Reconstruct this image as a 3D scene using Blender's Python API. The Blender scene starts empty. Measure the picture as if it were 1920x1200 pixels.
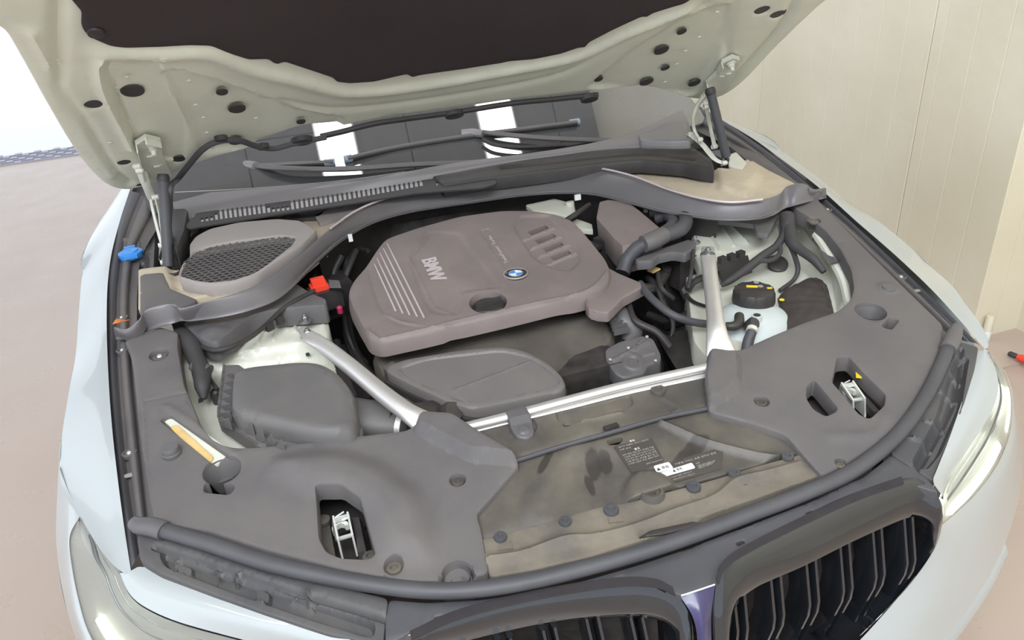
import bpy, bmesh, math, random
import numpy as np
from mathutils import Vector, Matrix
from mathutils.geometry import delaunay_2d_cdt
random.seed(4); rng = np.random.RandomState(4)
SC = bpy.context.scene; COL = SC.collection

# ------------------------------------------------------------------ camera
# metres, car frame: x across the car, y from nose to windscreen, z up, ground at 0
CP = np.array([-0.4064, -0.4744, 1.5937]); FP = 1402.68
def _rot(yaw, pit, rol):
    cy, sy = math.cos(yaw), math.sin(yaw)
    f = np.array([sy*math.cos(pit), cy*math.cos(pit), -math.sin(pit)])
    r = np.array([cy, -sy, 0.]); d = np.cross(f, r)
    cr, sr = math.cos(rol), math.sin(rol)
    return np.array([cr*r+sr*d, -sr*r+cr*d, f])
RM = _rot(.2557, .4970, .0867)
cam = bpy.data.cameras.new('camera'); camo = bpy.data.objects.new('camera', cam); COL.objects.link(camo)
cam.sensor_width = 36; cam.lens = FP*36/1920; cam.clip_start = .02; cam.clip_end = 200
M3 = Matrix(((RM[0][0], -RM[1][0], -RM[2][0]), (RM[0][1], -RM[1][1], -RM[2][1]), (RM[0][2], -RM[1][2], -RM[2][2])))
camo.matrix_world = Matrix.Translation(Vector(CP)) @ M3.to_4x4()
SC.camera = camo
# ------------------------------------------------------------------ light and exposure
SC.view_settings.view_transform = 'Standard'; SC.view_settings.look = 'None'
SC.view_settings.exposure = 0.0; SC.view_settings.gamma = 1; SC.view_settings.use_curve_mapping = False
WORLD_STRENGTH = 1.5
w = bpy.data.worlds.new('world'); SC.world = w; w.use_nodes = True
wb = w.node_tree.nodes['Background']; wb.inputs[0].default_value = (.86, .92, 1, 1); wb.inputs[1].default_value = WORLD_STRENGTH
def area(name, loc, target, sx, sy, power, col=(1, 1, 1)):
    l = bpy.data.lights.new(name, 'AREA'); l.shape = 'RECTANGLE'; l.size = sx; l.size_y = sy; l.energy = power; l.color = col
    o = bpy.data.objects.new(name, l); COL.objects.link(o); o.location = loc
    o.rotation_euler = (Vector(target)-Vector(loc)).to_track_quat('-Z', 'Y').to_euler(); return o
FRONT_LIGHT = area('front_fill', (-1.1, -1.9, 4.2), (0, .8, .8), 3.0, 1.6, 165, (.90, .95, 1))  # added overhead fill lamp that brightens the bay, not a real skylight

# ------------------------------------------------------------------ measuring helpers
def ray(u, v): return RM.T @ np.array([(u-960)/FP, (v-600)/FP, 1.])
def H0(x, y): return .776+.18*(y-.28)            # level of the plastic covers round the engine bay
def HF(x, y): return .789+.145*(y-.463)          # level of the wing edges
class Frame:
    def __init__(s, o, ax, ay):
        s.o = np.array(o, float); s.x = np.array(ax, float); s.x /= np.linalg.norm(s.x)
        ay = np.array(ay, float); ay -= s.x*(ay@s.x); s.y = ay/np.linalg.norm(ay); s.z = np.cross(s.x, s.y)
        s.m = np.array([s.x, s.y, s.z])
    def loc(s, p): return s.m @ (np.asarray(p)-s.o)
    def glob(s, q): return np.asarray(q) @ s.m + s.o
WF = Frame((0, 0, 0), (1, 0, 0), (0, 1, 0))
def _hv(h, x, y): return float(h(x, y)) if callable(h) else float(h)
def hit(u, v, h, fr=WF):
    """point seen at (u, v) of the photograph on the surface z = h(x, y) of a frame, in frame coordinates"""
    c = fr.loc(CP); d = fr.m @ ray(u, v)
    z = _hv(h, 0, .7); t = 1.0
    for _ in range(25):
        t = (z-c[2])/d[2]; q = c+d*t; z2 = _hv(h, q[0], q[1])
        if abs(z2-z) < 1e-6: break
        z = .5*z+.5*z2 if _ > 6 else z2
    return c+d*t
def P(p):
    """(u, v, z) seen at a height; (u, v, fn) on a surface; (x, y, z, 'w') world; (u, v, x, 'x') on a plane of constant x; 'y' likewise"""
    if len(p) == 4:
        if p[3] == 'w': return np.array(p[:3], float)
        d = ray(p[0], p[1]); k = 0 if p[3] == 'x' else 1
        return CP+d*((p[2]-CP[k])/d[k])
    return hit(p[0], p[1], p[2])
def catm(pts, n):
    pts = np.array(pts, float); k = len(pts)
    if k == 2: return np.array([pts[0]+(pts[1]-pts[0])*t for t in np.linspace(0, 1, n)])
    e = np.vstack([2*pts[0]-pts[1], pts, 2*pts[-1]-pts[-2]])
    out = []
    for t in np.linspace(0, k-1, n):
        i = min(int(t), k-2); f = t-i; a, b, c, d = e[i:i+4]
        out.append(.5*((2*b)+(c-a)*f+(2*a-5*b+4*c-d)*f*f+(3*b-a-3*c+d)*f**3))
    return np.array(out)

# ------------------------------------------------------------------ objects
def prop(o, label=None, category=None, group=None, kind=None):
    for k, v in (('label', label), ('category', category), ('group', group), ('kind', kind)):
        if v: o[k] = v
    return o
def empty(name, loc, **k):
    o = bpy.data.objects.new(name, None); COL.objects.link(o); o.location = loc; o.empty_display_size = .05
    return prop(o, **k)
def worldloc(o):
    v = Vector(o.location)
    while o.parent: o = o.parent; v = v+Vector(o.location)
    return v
def mk(name, verts, faces, mat, parent=None, smooth=35, label=None, recenter=True, **k):
    verts = np.asarray(verts, float)
    c = (verts.min(0)+verts.max(0))/2
    me = bpy.data.meshes.new(name); me.from_pydata((verts-c).tolist(), [], [list(map(int, f)) for f in faces]); me.update()
    bm = bmesh.new(); bm.from_mesh(me); bmesh.ops.recalc_face_normals(bm, faces=bm.faces); bm.to_mesh(me); bm.free()
    if smooth:
        me.polygons.foreach_set('use_smooth', [True]*len(me.polygons)); me.set_sharp_from_angle(angle=math.radians(smooth))
    me.materials.append(mat)
    o = bpy.data.objects.new(name, me); COL.objects.link(o)
    if parent is not None:
        o.parent = parent; o.location = Vector(c)-worldloc(parent)
    else: o.location = Vector(c)
    return prop(o, label, **k)
class MB:
    def __init__(s): s.v = []; s.f = []
    def add(s, v, f):
        n = len(s.v); s.v += [tuple(a) for a in v]; s.f += [[i+n for i in q] for q in f]; return s
    def build(s, name, mat, parent=None, **k): return mk(name, s.v, s.f, mat, parent, **k)
    def prism(s, bot, top):
        n = len(bot); s.add(list(bot)+list(top), [list(range(n))[::-1], list(range(n, 2*n))]+[[i, (i+1) % n, n+(i+1) % n, n+i] for i in range(n)]); return s
    def box(s, c, sx, sy, sz, ang=0, ax=None, ay=None):
        c = np.array(c, float)
        X = np.array(ax if ax is not None else (math.cos(ang), math.sin(ang), 0), float); X /= np.linalg.norm(X)
        Y = np.array(ay if ay is not None else (-math.sin(ang), math.cos(ang), 0), float); Y -= X*(Y@X); Y /= np.linalg.norm(Y); Z = np.cross(X, Y)
        q = [(-1, -1), (1, -1), (1, 1), (-1, 1)]
        return s.prism([c+X*a*sx/2+Y*b*sy/2-Z*sz/2 for a, b in q], [c+X*a*sx/2+Y*b*sy/2+Z*sz/2 for a, b in q])
    def rings(s, rings, closed=True, caps=True, first=True):
        n = len(rings[0]); v = [p for r in rings for p in r]; f = []
        for i in range(len(rings)-1):
            for j in range(n if closed else n-1):
                a = i*n+j; b = i*n+(j+1) % n; f.append([a, b, b+n, a+n])
        if caps and closed: f += ([list(range(n))[::-1]] if first else [])+[list(range((len(rings)-1)*n, len(rings)*n))]
        return s.add(v, f)
    def lathe(s, c, prof, n=24, axis=(0, 0, 1), sx=1, sy=1, rot=0):
        c = np.array(c, float); Z = np.array(axis, float); Z /= np.linalg.norm(Z)
        X = np.cross((0, 1, 0) if abs(Z[1]) < .9 else (1, 0, 0), Z); X /= np.linalg.norm(X); Y = np.cross(Z, X)
        X, Y = X*math.cos(rot)+Y*math.sin(rot), Y*math.cos(rot)-X*math.sin(rot)
        R = [[c+X*r*sx*math.cos(a)+Y*r*sy*math.sin(a)+Z*z for a in np.linspace(0, 2*math.pi, n, endpoint=False)] for r, z in prof]
        return s.rings(R, first=False)
    def tube(s, pts, r, n=10, m=None, flat=1, up=(0, 0, 1), world=False):
        W = [np.array(p, float) if world else P(p) for p in pts]
        m = m or max(2, (len(W)-1)*6+1); C = catm(W, m)
        rr = np.interp(np.linspace(0, 1, m), np.linspace(0, 1, len(r)), r) if hasattr(r, '__len__') else [r]*m
        ff = np.interp(np.linspace(0, 1, m), np.linspace(0, 1, len(flat)), flat) if hasattr(flat, '__len__') else [flat]*m
        R = []; prev = None
        for i in range(m):
            T = C[min(i+1, m-1)]-C[max(i-1, 0)]; T /= np.linalg.norm(T)+1e-12
            U = np.array(up if prev is None else prev, float); U = U-T*(U@T); U /= np.linalg.norm(U)+1e-12; prev = U
            S = np.cross(T, U)
            R.append([C[i]+(S*math.cos(a)+U*math.sin(a)*ff[i])*rr[i] for a in np.linspace(0, 2*math.pi, n, endpoint=False)])
        return s.rings(R)
def tube(name, pts, r, mat, parent=None, **k):
    kk = {x: k.pop(x) for x in ('n', 'm', 'flat', 'up', 'world') if x in k}
    return MB().tube(pts, r, **kk).build(name, mat, parent, **k)
def loft(name, rows, mat, parent=None, n=40, sub=3, thick=0, mirror=False, smooth=60, world=False, **k):
    """surface through rows of points; rows run along the piece, sub = steps between rows"""
    W = np.array([catm([P(p) for p in r], n) for r in rows])
    m = (len(rows)-1)*sub+1
    G = np.array([catm(W[:, j], m) for j in range(n)]).transpose(1, 0, 2)
    if mirror: G = G*np.array([-1, 1, 1])
    v = G.reshape(-1, 3).tolist(); f = [[i*n+j, i*n+j+1, (i+1)*n+j+1, (i+1)*n+j] for i in range(m-1) for j in range(n-1)]
    if thick:
        N = len(v); v2 = [(a, b, c-thick) for a, b, c in v]; v += v2; f += [[i+N for i in q[::-1]] for q in f]
        bd = [j for j in range(n)]+[i*n+n-1 for i in range(1, m)]+[(m-1)*n+j for j in range(n-2, -1, -1)]+[i*n for i in range(m-2, 0, -1)]
        f += [[bd[i], bd[(i+1) % len(bd)], bd[(i+1) % len(bd)]+N, bd[i]+N] for i in range(len(bd))]
    return mk(name, v, f, mat, parent, smooth=smooth, **k)

# polygons
def rpoly(pts, r=.006, n=4):
    """round the corners of a 2-D polygon"""
    pts = [np.array(p[:2], float) for p in pts]; out = []; N = len(pts)
    for i in range(N):
        a, b, c = pts[i-1], pts[i], pts[(i+1) % N]
        la, lc = np.linalg.norm(a-b), np.linalg.norm(c-b); d = min(r, la*.45, lc*.45)
        p, q = b+(a-b)/max(la, 1e-9)*d, b+(c-b)/max(lc, 1e-9)*d
        for t in np.linspace(0, 1, n): out.append((1-t)**2*p+2*t*(1-t)*b+t*t*q)
    return np.array(out)
def dens(pl, step):
    out = []; N = len(pl)
    for i in range(N):
        a, b = pl[i], pl[(i+1) % N]; k = max(1, int(math.ceil(np.linalg.norm(b-a)/step)))
        out += [a+(b-a)*j/k for j in range(k)]
    out = np.array(out); keep = [0]
    for i in range(1, len(out)):
        if np.linalg.norm(out[i]-out[keep[-1]]) > step*.04: keep.append(i)
    if np.linalg.norm(out[keep[-1]]-out[0]) < step*.04: keep.pop()
    return out[keep]
def inside(p, poly):
    x, y = p[:, 0:1], p[:, 1:2]; a = poly; b = np.roll(poly, -1, 0)
    c = ((a[:, 1] > y) != (b[:, 1] > y)) & (x < (b[:, 0]-a[:, 0])*(y-a[:, 1])/(b[:, 1]-a[:, 1]+1e-15)+a[:, 0])
    return (c.sum(1) % 2) == 1
def segd(p, a, b):
    """least distance of points p to segments a-b"""
    out = np.full(len(p), 9.)
    for i in range(len(a)):
        d = b[i]-a[i]; t = np.clip(((p-a[i])@d)/(d@d+1e-15), 0, 1); out = np.minimum(out, np.linalg.norm(p-a[i]-t[:, None]*d, axis=1))
    return out
def pdist(p, poly): return segd(p, poly, np.roll(poly, -1, 0))
def sstep(t): t = np.clip(t, 0, 1); return t*t*(3-2*t)
def shapes(mods, h, fr):
    """relief of a sheet: ('poly', [px], dz, width), ('ell', (u,v), ru, rv, dz, width), ('line', [px], dz, width) -> functions of (n,2) points"""
    fs = []
    for m in mods:
        if m[0] in ('poly', 'wpoly'):
            pl = rpoly([hit(u, v, h, fr) if m[0] == 'poly' else (u, v) for u, v in m[1]], m[4] if len(m) > 4 else .012)
            fs.append(lambda q, pl=pl, m=m: m[2]*sstep(.5+np.where(inside(q, pl), 1, -1)*pdist(q, pl)/m[3]))
        elif m[0] == 'disc':     # (u,v) centre, radius m, dz, width
            c = hit(*m[1], h, fr)[:2]
            fs.append(lambda q, c=c, m=m: m[3]*sstep(.5+(m[2]-np.linalg.norm(q-c, axis=1))/m[4]))
        elif m[0] == 'line':
            pl = catm([hit(u, v, h, fr)[:2] for u, v in m[1]], 4*len(m[1]))
            fs.append(lambda q, pl=pl, m=m: m[2]*np.exp(-(segd(q, pl[:-1], pl[1:])/m[3])**2))
        elif m[0] == 'seg':      # straight-cornered line
            pl = np.array([hit(u, v, h, fr)[:2] for u, v in m[1]])
            fs.append(lambda q, pl=pl, m=m: m[2]*np.exp(-(segd(q, pl[:-1], pl[1:])/m[3])**2))
        elif m[0] == 'noise':
            fs.append(lambda q, m=m: m[1]*(np.sin(q[:, 0]*m[2]+1.3*np.sin(q[:, 1]*m[2]*.7))*np.sin(q[:, 1]*m[2]*1.1+.8*np.sin(q[:, 0]*m[2]*.6))))
    return fs
def sheet(name, out, h, mat, parent=None, holes=(), res=.012, rnd=.004, skirt=.012, mods=(), fr=WF, cr=.008, hr=.006, local=False, hlocal=False, draft=0, smooth=40, noise=0, hrnd=None, **k):
    """a moulded panel: outline (photo points on the surface, or frame points), holes, rolled edges, relief, and a skirt"""
    O = rpoly([p if local else hit(p[0], p[1], h, fr) for p in out], cr)
    HS = [rpoly([p if hlocal else hit(p[0], p[1], h, fr) for p in q], hr) for q in holes]
    O = dens(O, res); HS = [dens(q, min(res, .008)) for q in HS]
    lo, hi = O.min(0), O.max(0)
    gx, gy = np.meshgrid(np.arange(lo[0], hi[0], res), np.arange(lo[1], hi[1], res)); gx[::2] += res/2
    g = np.column_stack([gx.ravel(), gy.ravel()])+rng.uniform(-.05, .05, (gx.size, 2))*res
    feat = []
    def along(pl, offs, closed):
        st = max(.0035, min(res*.7, max(abs(o) for o in offs)*1.2+.001))
        q = dens(pl, st) if closed else np.vstack([pl[i]+(pl[i+1]-pl[i])*np.arange(0, 1, st/max(np.linalg.norm(pl[i+1]-pl[i]), 1e-6))[:, None] for i in range(len(pl)-1)]+[pl[-1:]])
        if len(q) < 3: return
        tn = np.roll(q, -1, 0)-np.roll(q, 1, 0)
        if not closed: tn[0] = q[1]-q[0]; tn[-1] = q[-1]-q[-2]
        tn /= np.linalg.norm(tn, axis=1)[:, None]+1e-12; nn = np.column_stack([-tn[:, 1], tn[:, 0]])
        for o_ in offs: feat.append(q+nn*o_)
    for m_ in mods:
        if m_[0] in ('line', 'seg'):
            pl = np.array([hit(u, v, h, fr)[:2] for u, v in m_[1]]); pl = catm(pl, 4*len(pl)) if m_[0] == 'line' else pl
            w_ = m_[3]; along(pl, [-1.6*w_, -.8*w_, 0, .8*w_, 1.6*w_] if w_ < .012 else [-1.2*w_, -.5*w_, 0, .5*w_, 1.2*w_], False)
        elif m_[0] == 'poly':
            pl = rpoly([hit(u, v, h, fr) for u, v in m_[1]], m_[4] if len(m_) > 4 else .012); w_ = m_[3]
            along(pl, [-.5*w_, 0, .5*w_] if w_ < .02 else [-.4*w_, 0, .4*w_], True)
        elif m_[0] == 'disc':
            c_ = hit(*m_[1], h, fr)[:2]; aa_ = np.linspace(0, 2*math.pi, 40, endpoint=False)
            for k_ in (-.5, 0, .5): feat.append(c_+(m_[2]+k_*m_[4])*np.column_stack([np.cos(aa_), np.sin(aa_)]))
    if feat:
        feat = np.vstack(feat); cell = np.floor(feat/(.0022)).astype(int); _, ui = np.unique(cell, axis=0, return_index=True); feat = feat[ui]
        # drop grid points close to feature points
        gc = set(map(tuple, np.floor(feat/(res*.5)).astype(int)))
        keepg = np.array([tuple(c_) not in gc for c_ in np.floor(g/(res*.5)).astype(int)]); g = g[keepg]
    rings = []
    for poly in [O]+HS:
        if rnd <= 0: break
        tn = np.roll(poly, -1, 0)-np.roll(poly, 1, 0); tn /= np.linalg.norm(tn, axis=1)[:, None]+1e-12; nn = np.column_stack([-tn[:, 1], tn[:, 0]])
        for sg in (1, -1):
            for d in (rnd*.3, rnd): rings.append((poly+nn*sg*d, d))
    def ok(q, dmin):
        kx = inside(q, O)
        for s_ in HS: kx &= ~inside(q, s_)
        d = pdist(q, O)
        for s_ in HS: d = np.minimum(d, pdist(q, s_))
        return kx & (d >= dmin), d
    kx, _ = ok(g, max(res*.45, rnd*1.5)); pts = [O]+HS+[g[kx]]
    if len(feat): kx, _ = ok(feat, max(.0022, min(rnd, .004)*1.15)); pts.append(feat[kx])
    for q, d in rings:
        kx, dd = ok(q, d*.9); pts.append(q[kx])
    allp = np.vstack(pts); nb = len(O)+sum(len(s_) for s_ in HS)
    edges = []; st = 0
    for poly in [O]+HS:
        n = len(poly); edges += [(st+i, st+(i+1) % n) for i in range(n)]; st += n
    r = delaunay_2d_cdt([Vector(p) for p in allp], edges, [], 0, 1e-7)
    V = np.array([tuple(v) for v in r[0]]); orig = r[3]
    F = np.array([f for f in r[2] if len(f) == 3])
    cen = V[F].mean(1); kf = inside(cen, O)
    for s_ in HS: kf &= ~inside(cen, s_)
    F = F[kf]
    d = pdist(V, O); dh = np.full(len(V), 9.)
    for s_ in HS: dh = np.minimum(dh, pdist(V, s_))
    Z = np.array([_hv(h, x, y) for x, y in V])
    for f in shapes(mods, h, fr): Z = Z+f(V)
    if noise: Z = Z+noise*np.sin(V[:, 0]*41+2*np.sin(V[:, 1]*33))*np.sin(V[:, 1]*37)
    if rnd > 0:
        e = np.clip(rnd-d, 0, rnd); Z = Z-(rnd-np.sqrt(np.maximum(rnd*rnd-e*e, 0)))
        hr_ = min(rnd, .004) if hrnd is None else hrnd
        if HS: e = np.clip(hr_-dh, 0, hr_); Z = Z-(hr_-np.sqrt(np.maximum(hr_*hr_-e*e, 0)))
    v3 = np.column_stack([V, Z]); faces = F.tolist()
    # skirt from the boundary edges
    cnt = {}
    for a, b, c in faces:
        for e0, e1 in ((a, b), (b, c), (c, a)): cnt[(e0, e1)] = 1
    bd = [(a, b) for a, b in cnt if (b, a) not in cnt]
    idx = {}; extra = []
    cc = O.mean(0)
    for a, b in bd:
        for q in (a, b):
            if q not in idx:
                idx[q] = len(v3)+len(extra); p = v3[q].copy(); p[2] -= skirt
                if draft: dv = p[:2]-cc; p[:2] += dv/np.linalg.norm(dv)*draft
                extra.append(p)
        faces.append([a, idx[a], idx[b], b])
    if extra: v3 = np.vstack([v3, extra])
    return mk(name, fr.glob(v3), faces, mat, parent, smooth=smooth, **k)

# ------------------------------------------------------------------ materials
def srgb(r, g, b):
    f = lambda c: ((c/255+.055)/1.055)**2.4 if c > 10 else c/255/12.92
    return (f(r), f(g), f(b), 1)
MATS = {}
def mat(name, col, rough=.5, metal=0, coat=0, grain=0, gscale=900, dust=None, dscale=6, damt=.5, spec=.5, ior=None, trans=0, emit=None, estr=0, blotch=0, bscale=3):
    m = bpy.data.materials.new(name); m.use_nodes = True; nt = m.node_tree; b = nt.nodes['Principled BSDF']; N = nt.nodes.new; L = nt.links.new
    b.inputs['Base Color'].default_value = col; b.inputs['Roughness'].default_value = rough; b.inputs['Metallic'].default_value = metal
    b.inputs['Coat Weight'].default_value = coat; b.inputs['Coat Roughness'].default_value = .04; b.inputs['Specular IOR Level'].default_value = spec
    if ior: b.inputs['IOR'].default_value = ior
    if trans: b.inputs['Transmission Weight'].default_value = trans
    if emit: b.inputs['Emission Color'].default_value = emit; b.inputs['Emission Strength'].default_value = estr
    geo = N('ShaderNodeNewGeometry')
    last = None
    if blotch:
        n1 = N('ShaderNodeTexNoise'); n1.inputs['Scale'].default_value = bscale; n1.inputs['Detail'].default_value = 6; L(geo.outputs['Position'], n1.inputs['Vector'])
        r1 = N('ShaderNodeMapRange'); r1.inputs['From Min'].default_value = .3; r1.inputs['From Max'].default_value = .7; r1.inputs['To Min'].default_value = 1-blotch; r1.inputs['To Max'].default_value = 1+blotch; L(n1.outputs['Fac'], r1.inputs['Value'])
        mx = N('ShaderNodeMix'); mx.data_type = 'RGBA'; mx.blend_type = 'MULTIPLY'; mx.inputs[0].default_value = 1; mx.inputs[6].default_value = col; L(r1.outputs[0], mx.inputs[7]); last = mx.outputs[2]
    if dust:
        n2 = N('ShaderNodeTexNoise'); n2.inputs['Scale'].default_value = dscale; n2.inputs['Detail'].default_value = 8; n2.inputs['Roughness'].default_value = .65; L(geo.outputs['Position'], n2.inputs['Vector'])
        r2 = N('ShaderNodeMapRange'); r2.inputs['From Min'].default_value = .38; r2.inputs['From Max'].default_value = .68; r2.inputs['To Max'].default_value = damt; L(n2.outputs['Fac'], r2.inputs['Value'])
        mx2 = N('ShaderNodeMix'); mx2.data_type = 'RGBA'; L(r2.outputs[0], mx2.inputs[0]); mx2.inputs[7].default_value = dust
        if last: L(last, mx2.inputs[6])
        else: mx2.inputs[6].default_value = col
        last = mx2.outputs[2]
        rr = N('ShaderNodeMapRange'); rr.inputs['To Min'].default_value = rough; rr.inputs['To Max'].default_value = min(1, rough+.3); L(r2.outputs[0], rr.inputs['Value']); L(rr.outputs[0], b.inputs['Roughness'])
    if last: L(last, b.inputs['Base Color'])
    if grain:
        n3 = N('ShaderNodeTexNoise'); n3.inputs['Scale'].default_value = gscale; n3.inputs['Detail'].default_value = 2; L(geo.outputs['Position'], n3.inputs['Vector'])
        bp = N('ShaderNodeBump'); bp.inputs['Strength'].default_value = grain; bp.inputs['Distance'].default_value = .001; L(n3.outputs['Fac'], bp.inputs['Height']); L(bp.outputs[0], b.inputs['Normal'])
    MATS[name] = m; return m
def K(c, k): return (c[0]*k, c[1]*k, c[2]*k, 1)
DUST = srgb(132, 124, 110)
M_TRIM = mat('grained_grey_plastic', srgb(90, 87, 88), .62, grain=.35, dust=srgb(124, 118, 110), dscale=5, damt=.35)
M_TRIM2 = mat('smooth_grey_plastic', srgb(90, 88, 90), .42, grain=.12, dust=srgb(122, 116, 110), dscale=5, damt=.3)
M_COVER = mat('engine_cover_plastic', srgb(116, 106, 104), .5, grain=.25, dust=srgb(156, 140, 135), dscale=4, damt=.4)
M_BOX = mat('air_box_plastic', srgb(95, 93, 93), .48, grain=.25, dust=srgb(120, 115, 109), dscale=7, damt=.3)
M_DUSTY = mat('dusty_dark_plastic', srgb(68, 66, 64), .45, grain=.2, dust=srgb(118, 110, 96), dscale=9, damt=.45)
M_DUSTY2 = mat('heavily_dusty_plastic', srgb(92, 87, 80), .6, grain=.2, dust=srgb(142, 132, 114), dscale=9, damt=.55)
M_RUB = mat('grey_rubber', srgb(68, 68, 72), .5, grain=.1, dust=srgb(98, 96, 98), dscale=8, damt=.3)
M_BLACK = mat('black_plastic', srgb(50, 47, 47), .45, grain=.1, dust=srgb(84, 77, 72), dscale=20, damt=.3)
M_SEAL = mat('black_bulkhead_seal', srgb(102, 99, 101), .34, grain=.06, dust=srgb(132, 126, 124), dscale=6, damt=.2)
M_LID = mat('intake_cover_plastic', srgb(108, 104, 103), .45, grain=.25, dust=srgb(132, 126, 121), dscale=7, damt=.3)
M_COWL = mat('cowl_grey_plastic', srgb(122, 119, 121), .34, grain=.05, dust=srgb(140, 134, 130), damt=.2)
M_SUPP = mat('support_plastic', srgb(70, 70, 72), .5, grain=.2, dust=srgb(96, 92, 88), dscale=12, damt=.45)
M_GRATE = mat('pale_metal_grate', srgb(176, 176, 190), .5)
M_TRAY = mat('dust_covered_tray', srgb(178, 165, 146), .75, grain=.2, dust=srgb(205, 192, 168), dscale=12, damt=.5)
M_HOUSE = mat('pale_grey_housing_plastic', srgb(152, 145, 142), .6, grain=.3, dust=srgb(172, 164, 156), damt=.3)
M_INSUL = mat('dusty_sound_insulation', srgb(78, 73, 68), .85, grain=.6, gscale=200, dust=srgb(106, 98, 88), dscale=8, damt=.5)
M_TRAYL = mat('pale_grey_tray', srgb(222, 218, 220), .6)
M_TAPE = mat('cloth_taped_harness', srgb(60, 58, 59), .65, grain=.5, gscale=300)
M_HARN = mat('corrugated_conduit', srgb(62, 59, 58), .5, grain=.2)
M_VOID = mat('dark_metal', srgb(56, 52, 50), .7, blotch=.5, bscale=25)
M_WHITE = mat('white_body_paint', srgb(166, 172, 173), .28, coat=1)
M_BAYW = mat('white_bay_paint', srgb(214, 216, 204), .38, coat=.3, dust=srgb(176, 164, 140), dscale=8, damt=.35)
M_HOODW = mat('white_hood_underside_paint', srgb(224, 225, 208), .4, coat=.25, dust=srgb(194, 193, 174), dscale=3, damt=.5)
M_ALU = mat('brushed_aluminium', srgb(232, 230, 228), .42, .75, grain=.05, dust=srgb(190, 175, 160), dscale=10, damt=.2)
M_ZINC = mat('zinc_steel', srgb(226, 228, 222), .35, .55)
M_STEEL = mat('dull_bolt_steel', srgb(150, 152, 152), .42, .9)
M_GLOSS = mat('gloss_black_plastic', srgb(26, 28, 32), .06, coat=.8, dust=srgb(64, 68, 74), dscale=6, damt=.12)
M_FELT = mat('dark_brown_felt', srgb(68, 61, 62), .95, grain=.8, gscale=500, spec=.15, blotch=.1)
M_TANK = mat('translucent_white_plastic', srgb(198, 206, 206), .4, grain=.05)
M_BLUE = mat('blue_plastic', srgb(60, 138, 215), .45)
M_RED = mat('orange_red_plastic', srgb(236, 70, 46), .45)
M_PINK = mat('pink_plastic', srgb(190, 50, 90), .5)
M_YEL = mat('yellow_print', srgb(236, 205, 50), .5)
M_LABW = mat('white_label_paper', srgb(222, 224, 222), .5)
M_LABG = mat('grey_print', srgb(150, 148, 142), .6)
M_INK = mat('black_print', srgb(50, 50, 52), .6)
M_LABD = mat('dark_label_film', srgb(74, 70, 66), .35)
M_LETTER = mat('pale_grey_lettering', srgb(205, 192, 192), .35, .3)
M_TAN = mat('tan_foam', srgb(205, 175, 118), .8, grain=.5, gscale=200, blotch=.12, bscale=40)
M_BLADE = mat('wiper_tip_grey_blue', srgb(140, 155, 172), .35)
M_DUCT = mat('crinkled_black_liner', srgb(62, 56, 55), .55, grain=.3, gscale=120, dust=srgb(96, 88, 84), damt=.3)
M_LEAF = mat('dry_orange_leaf', srgb(190, 110, 60), .8)
M_PURPLE = mat('indigo_paint_film', srgb(54, 51, 90), .3, coat=.3)
M_DRL = mat('lit_lamp_tube', (1, 1, .92, 1), .3, emit=(.93, 1, .85, 1), estr=7)
M_LAMPIN = mat('lamp_reflector', srgb(190, 195, 190), .25, .7)
M_LAMPW = mat('lamp_pale_bezel', srgb(176, 178, 170), .35, .2)
M_GLASS = mat('clear_lamp_glass', (1, 1, 1, 1), .02, trans=1, ior=1.3)
M_SCREEN = mat('windscreen_glass', (.10, .105, .11, 1), .015, trans=.35, ior=2.8)

# ------------------------------------------------------------------ setting
def flat(name, pts, mat_, **k):
    return mk(name, pts, [list(range(len(pts)))], mat_, smooth=0, **k)
def floor_material():
    m = bpy.data.materials.new('sealed_concrete'); m.use_nodes = True; nt = m.node_tree; b = nt.nodes['Principled BSDF']; N = nt.nodes.new; L = nt.links.new
    g = N('ShaderNodeNewGeometry'); n = N('ShaderNodeTexNoise'); n.inputs['Scale'].default_value = 1.1; n.inputs['Detail'].default_value = 6; n.inputs['Roughness'].default_value = .5; L(g.outputs['Position'], n.inputs['Vector'])
    r = N('ShaderNodeValToRGB'); r.color_ramp.elements[0].position = .25; r.color_ramp.elements[0].color = srgb(174, 156, 143); r.color_ramp.elements[1].position = .75; r.color_ramp.elements[1].color = srgb(184, 168, 156)
    L(n.outputs['Fac'], r.inputs[0]); L(r.outputs[0], b.inputs['Base Color'])
    n2 = N('ShaderNodeTexNoise'); n2.inputs['Scale'].default_value = 5; n2.inputs['Detail'].default_value = 5; L(g.outputs['Position'], n2.inputs['Vector'])
    mr = N('ShaderNodeMapRange'); mr.inputs['To Min'].default_value = .18; mr.inputs['To Max'].default_value = .42; L(n2.outputs['Fac'], mr.inputs['Value']); L(mr.outputs[0], b.inputs['Roughness'])
    return m
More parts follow.
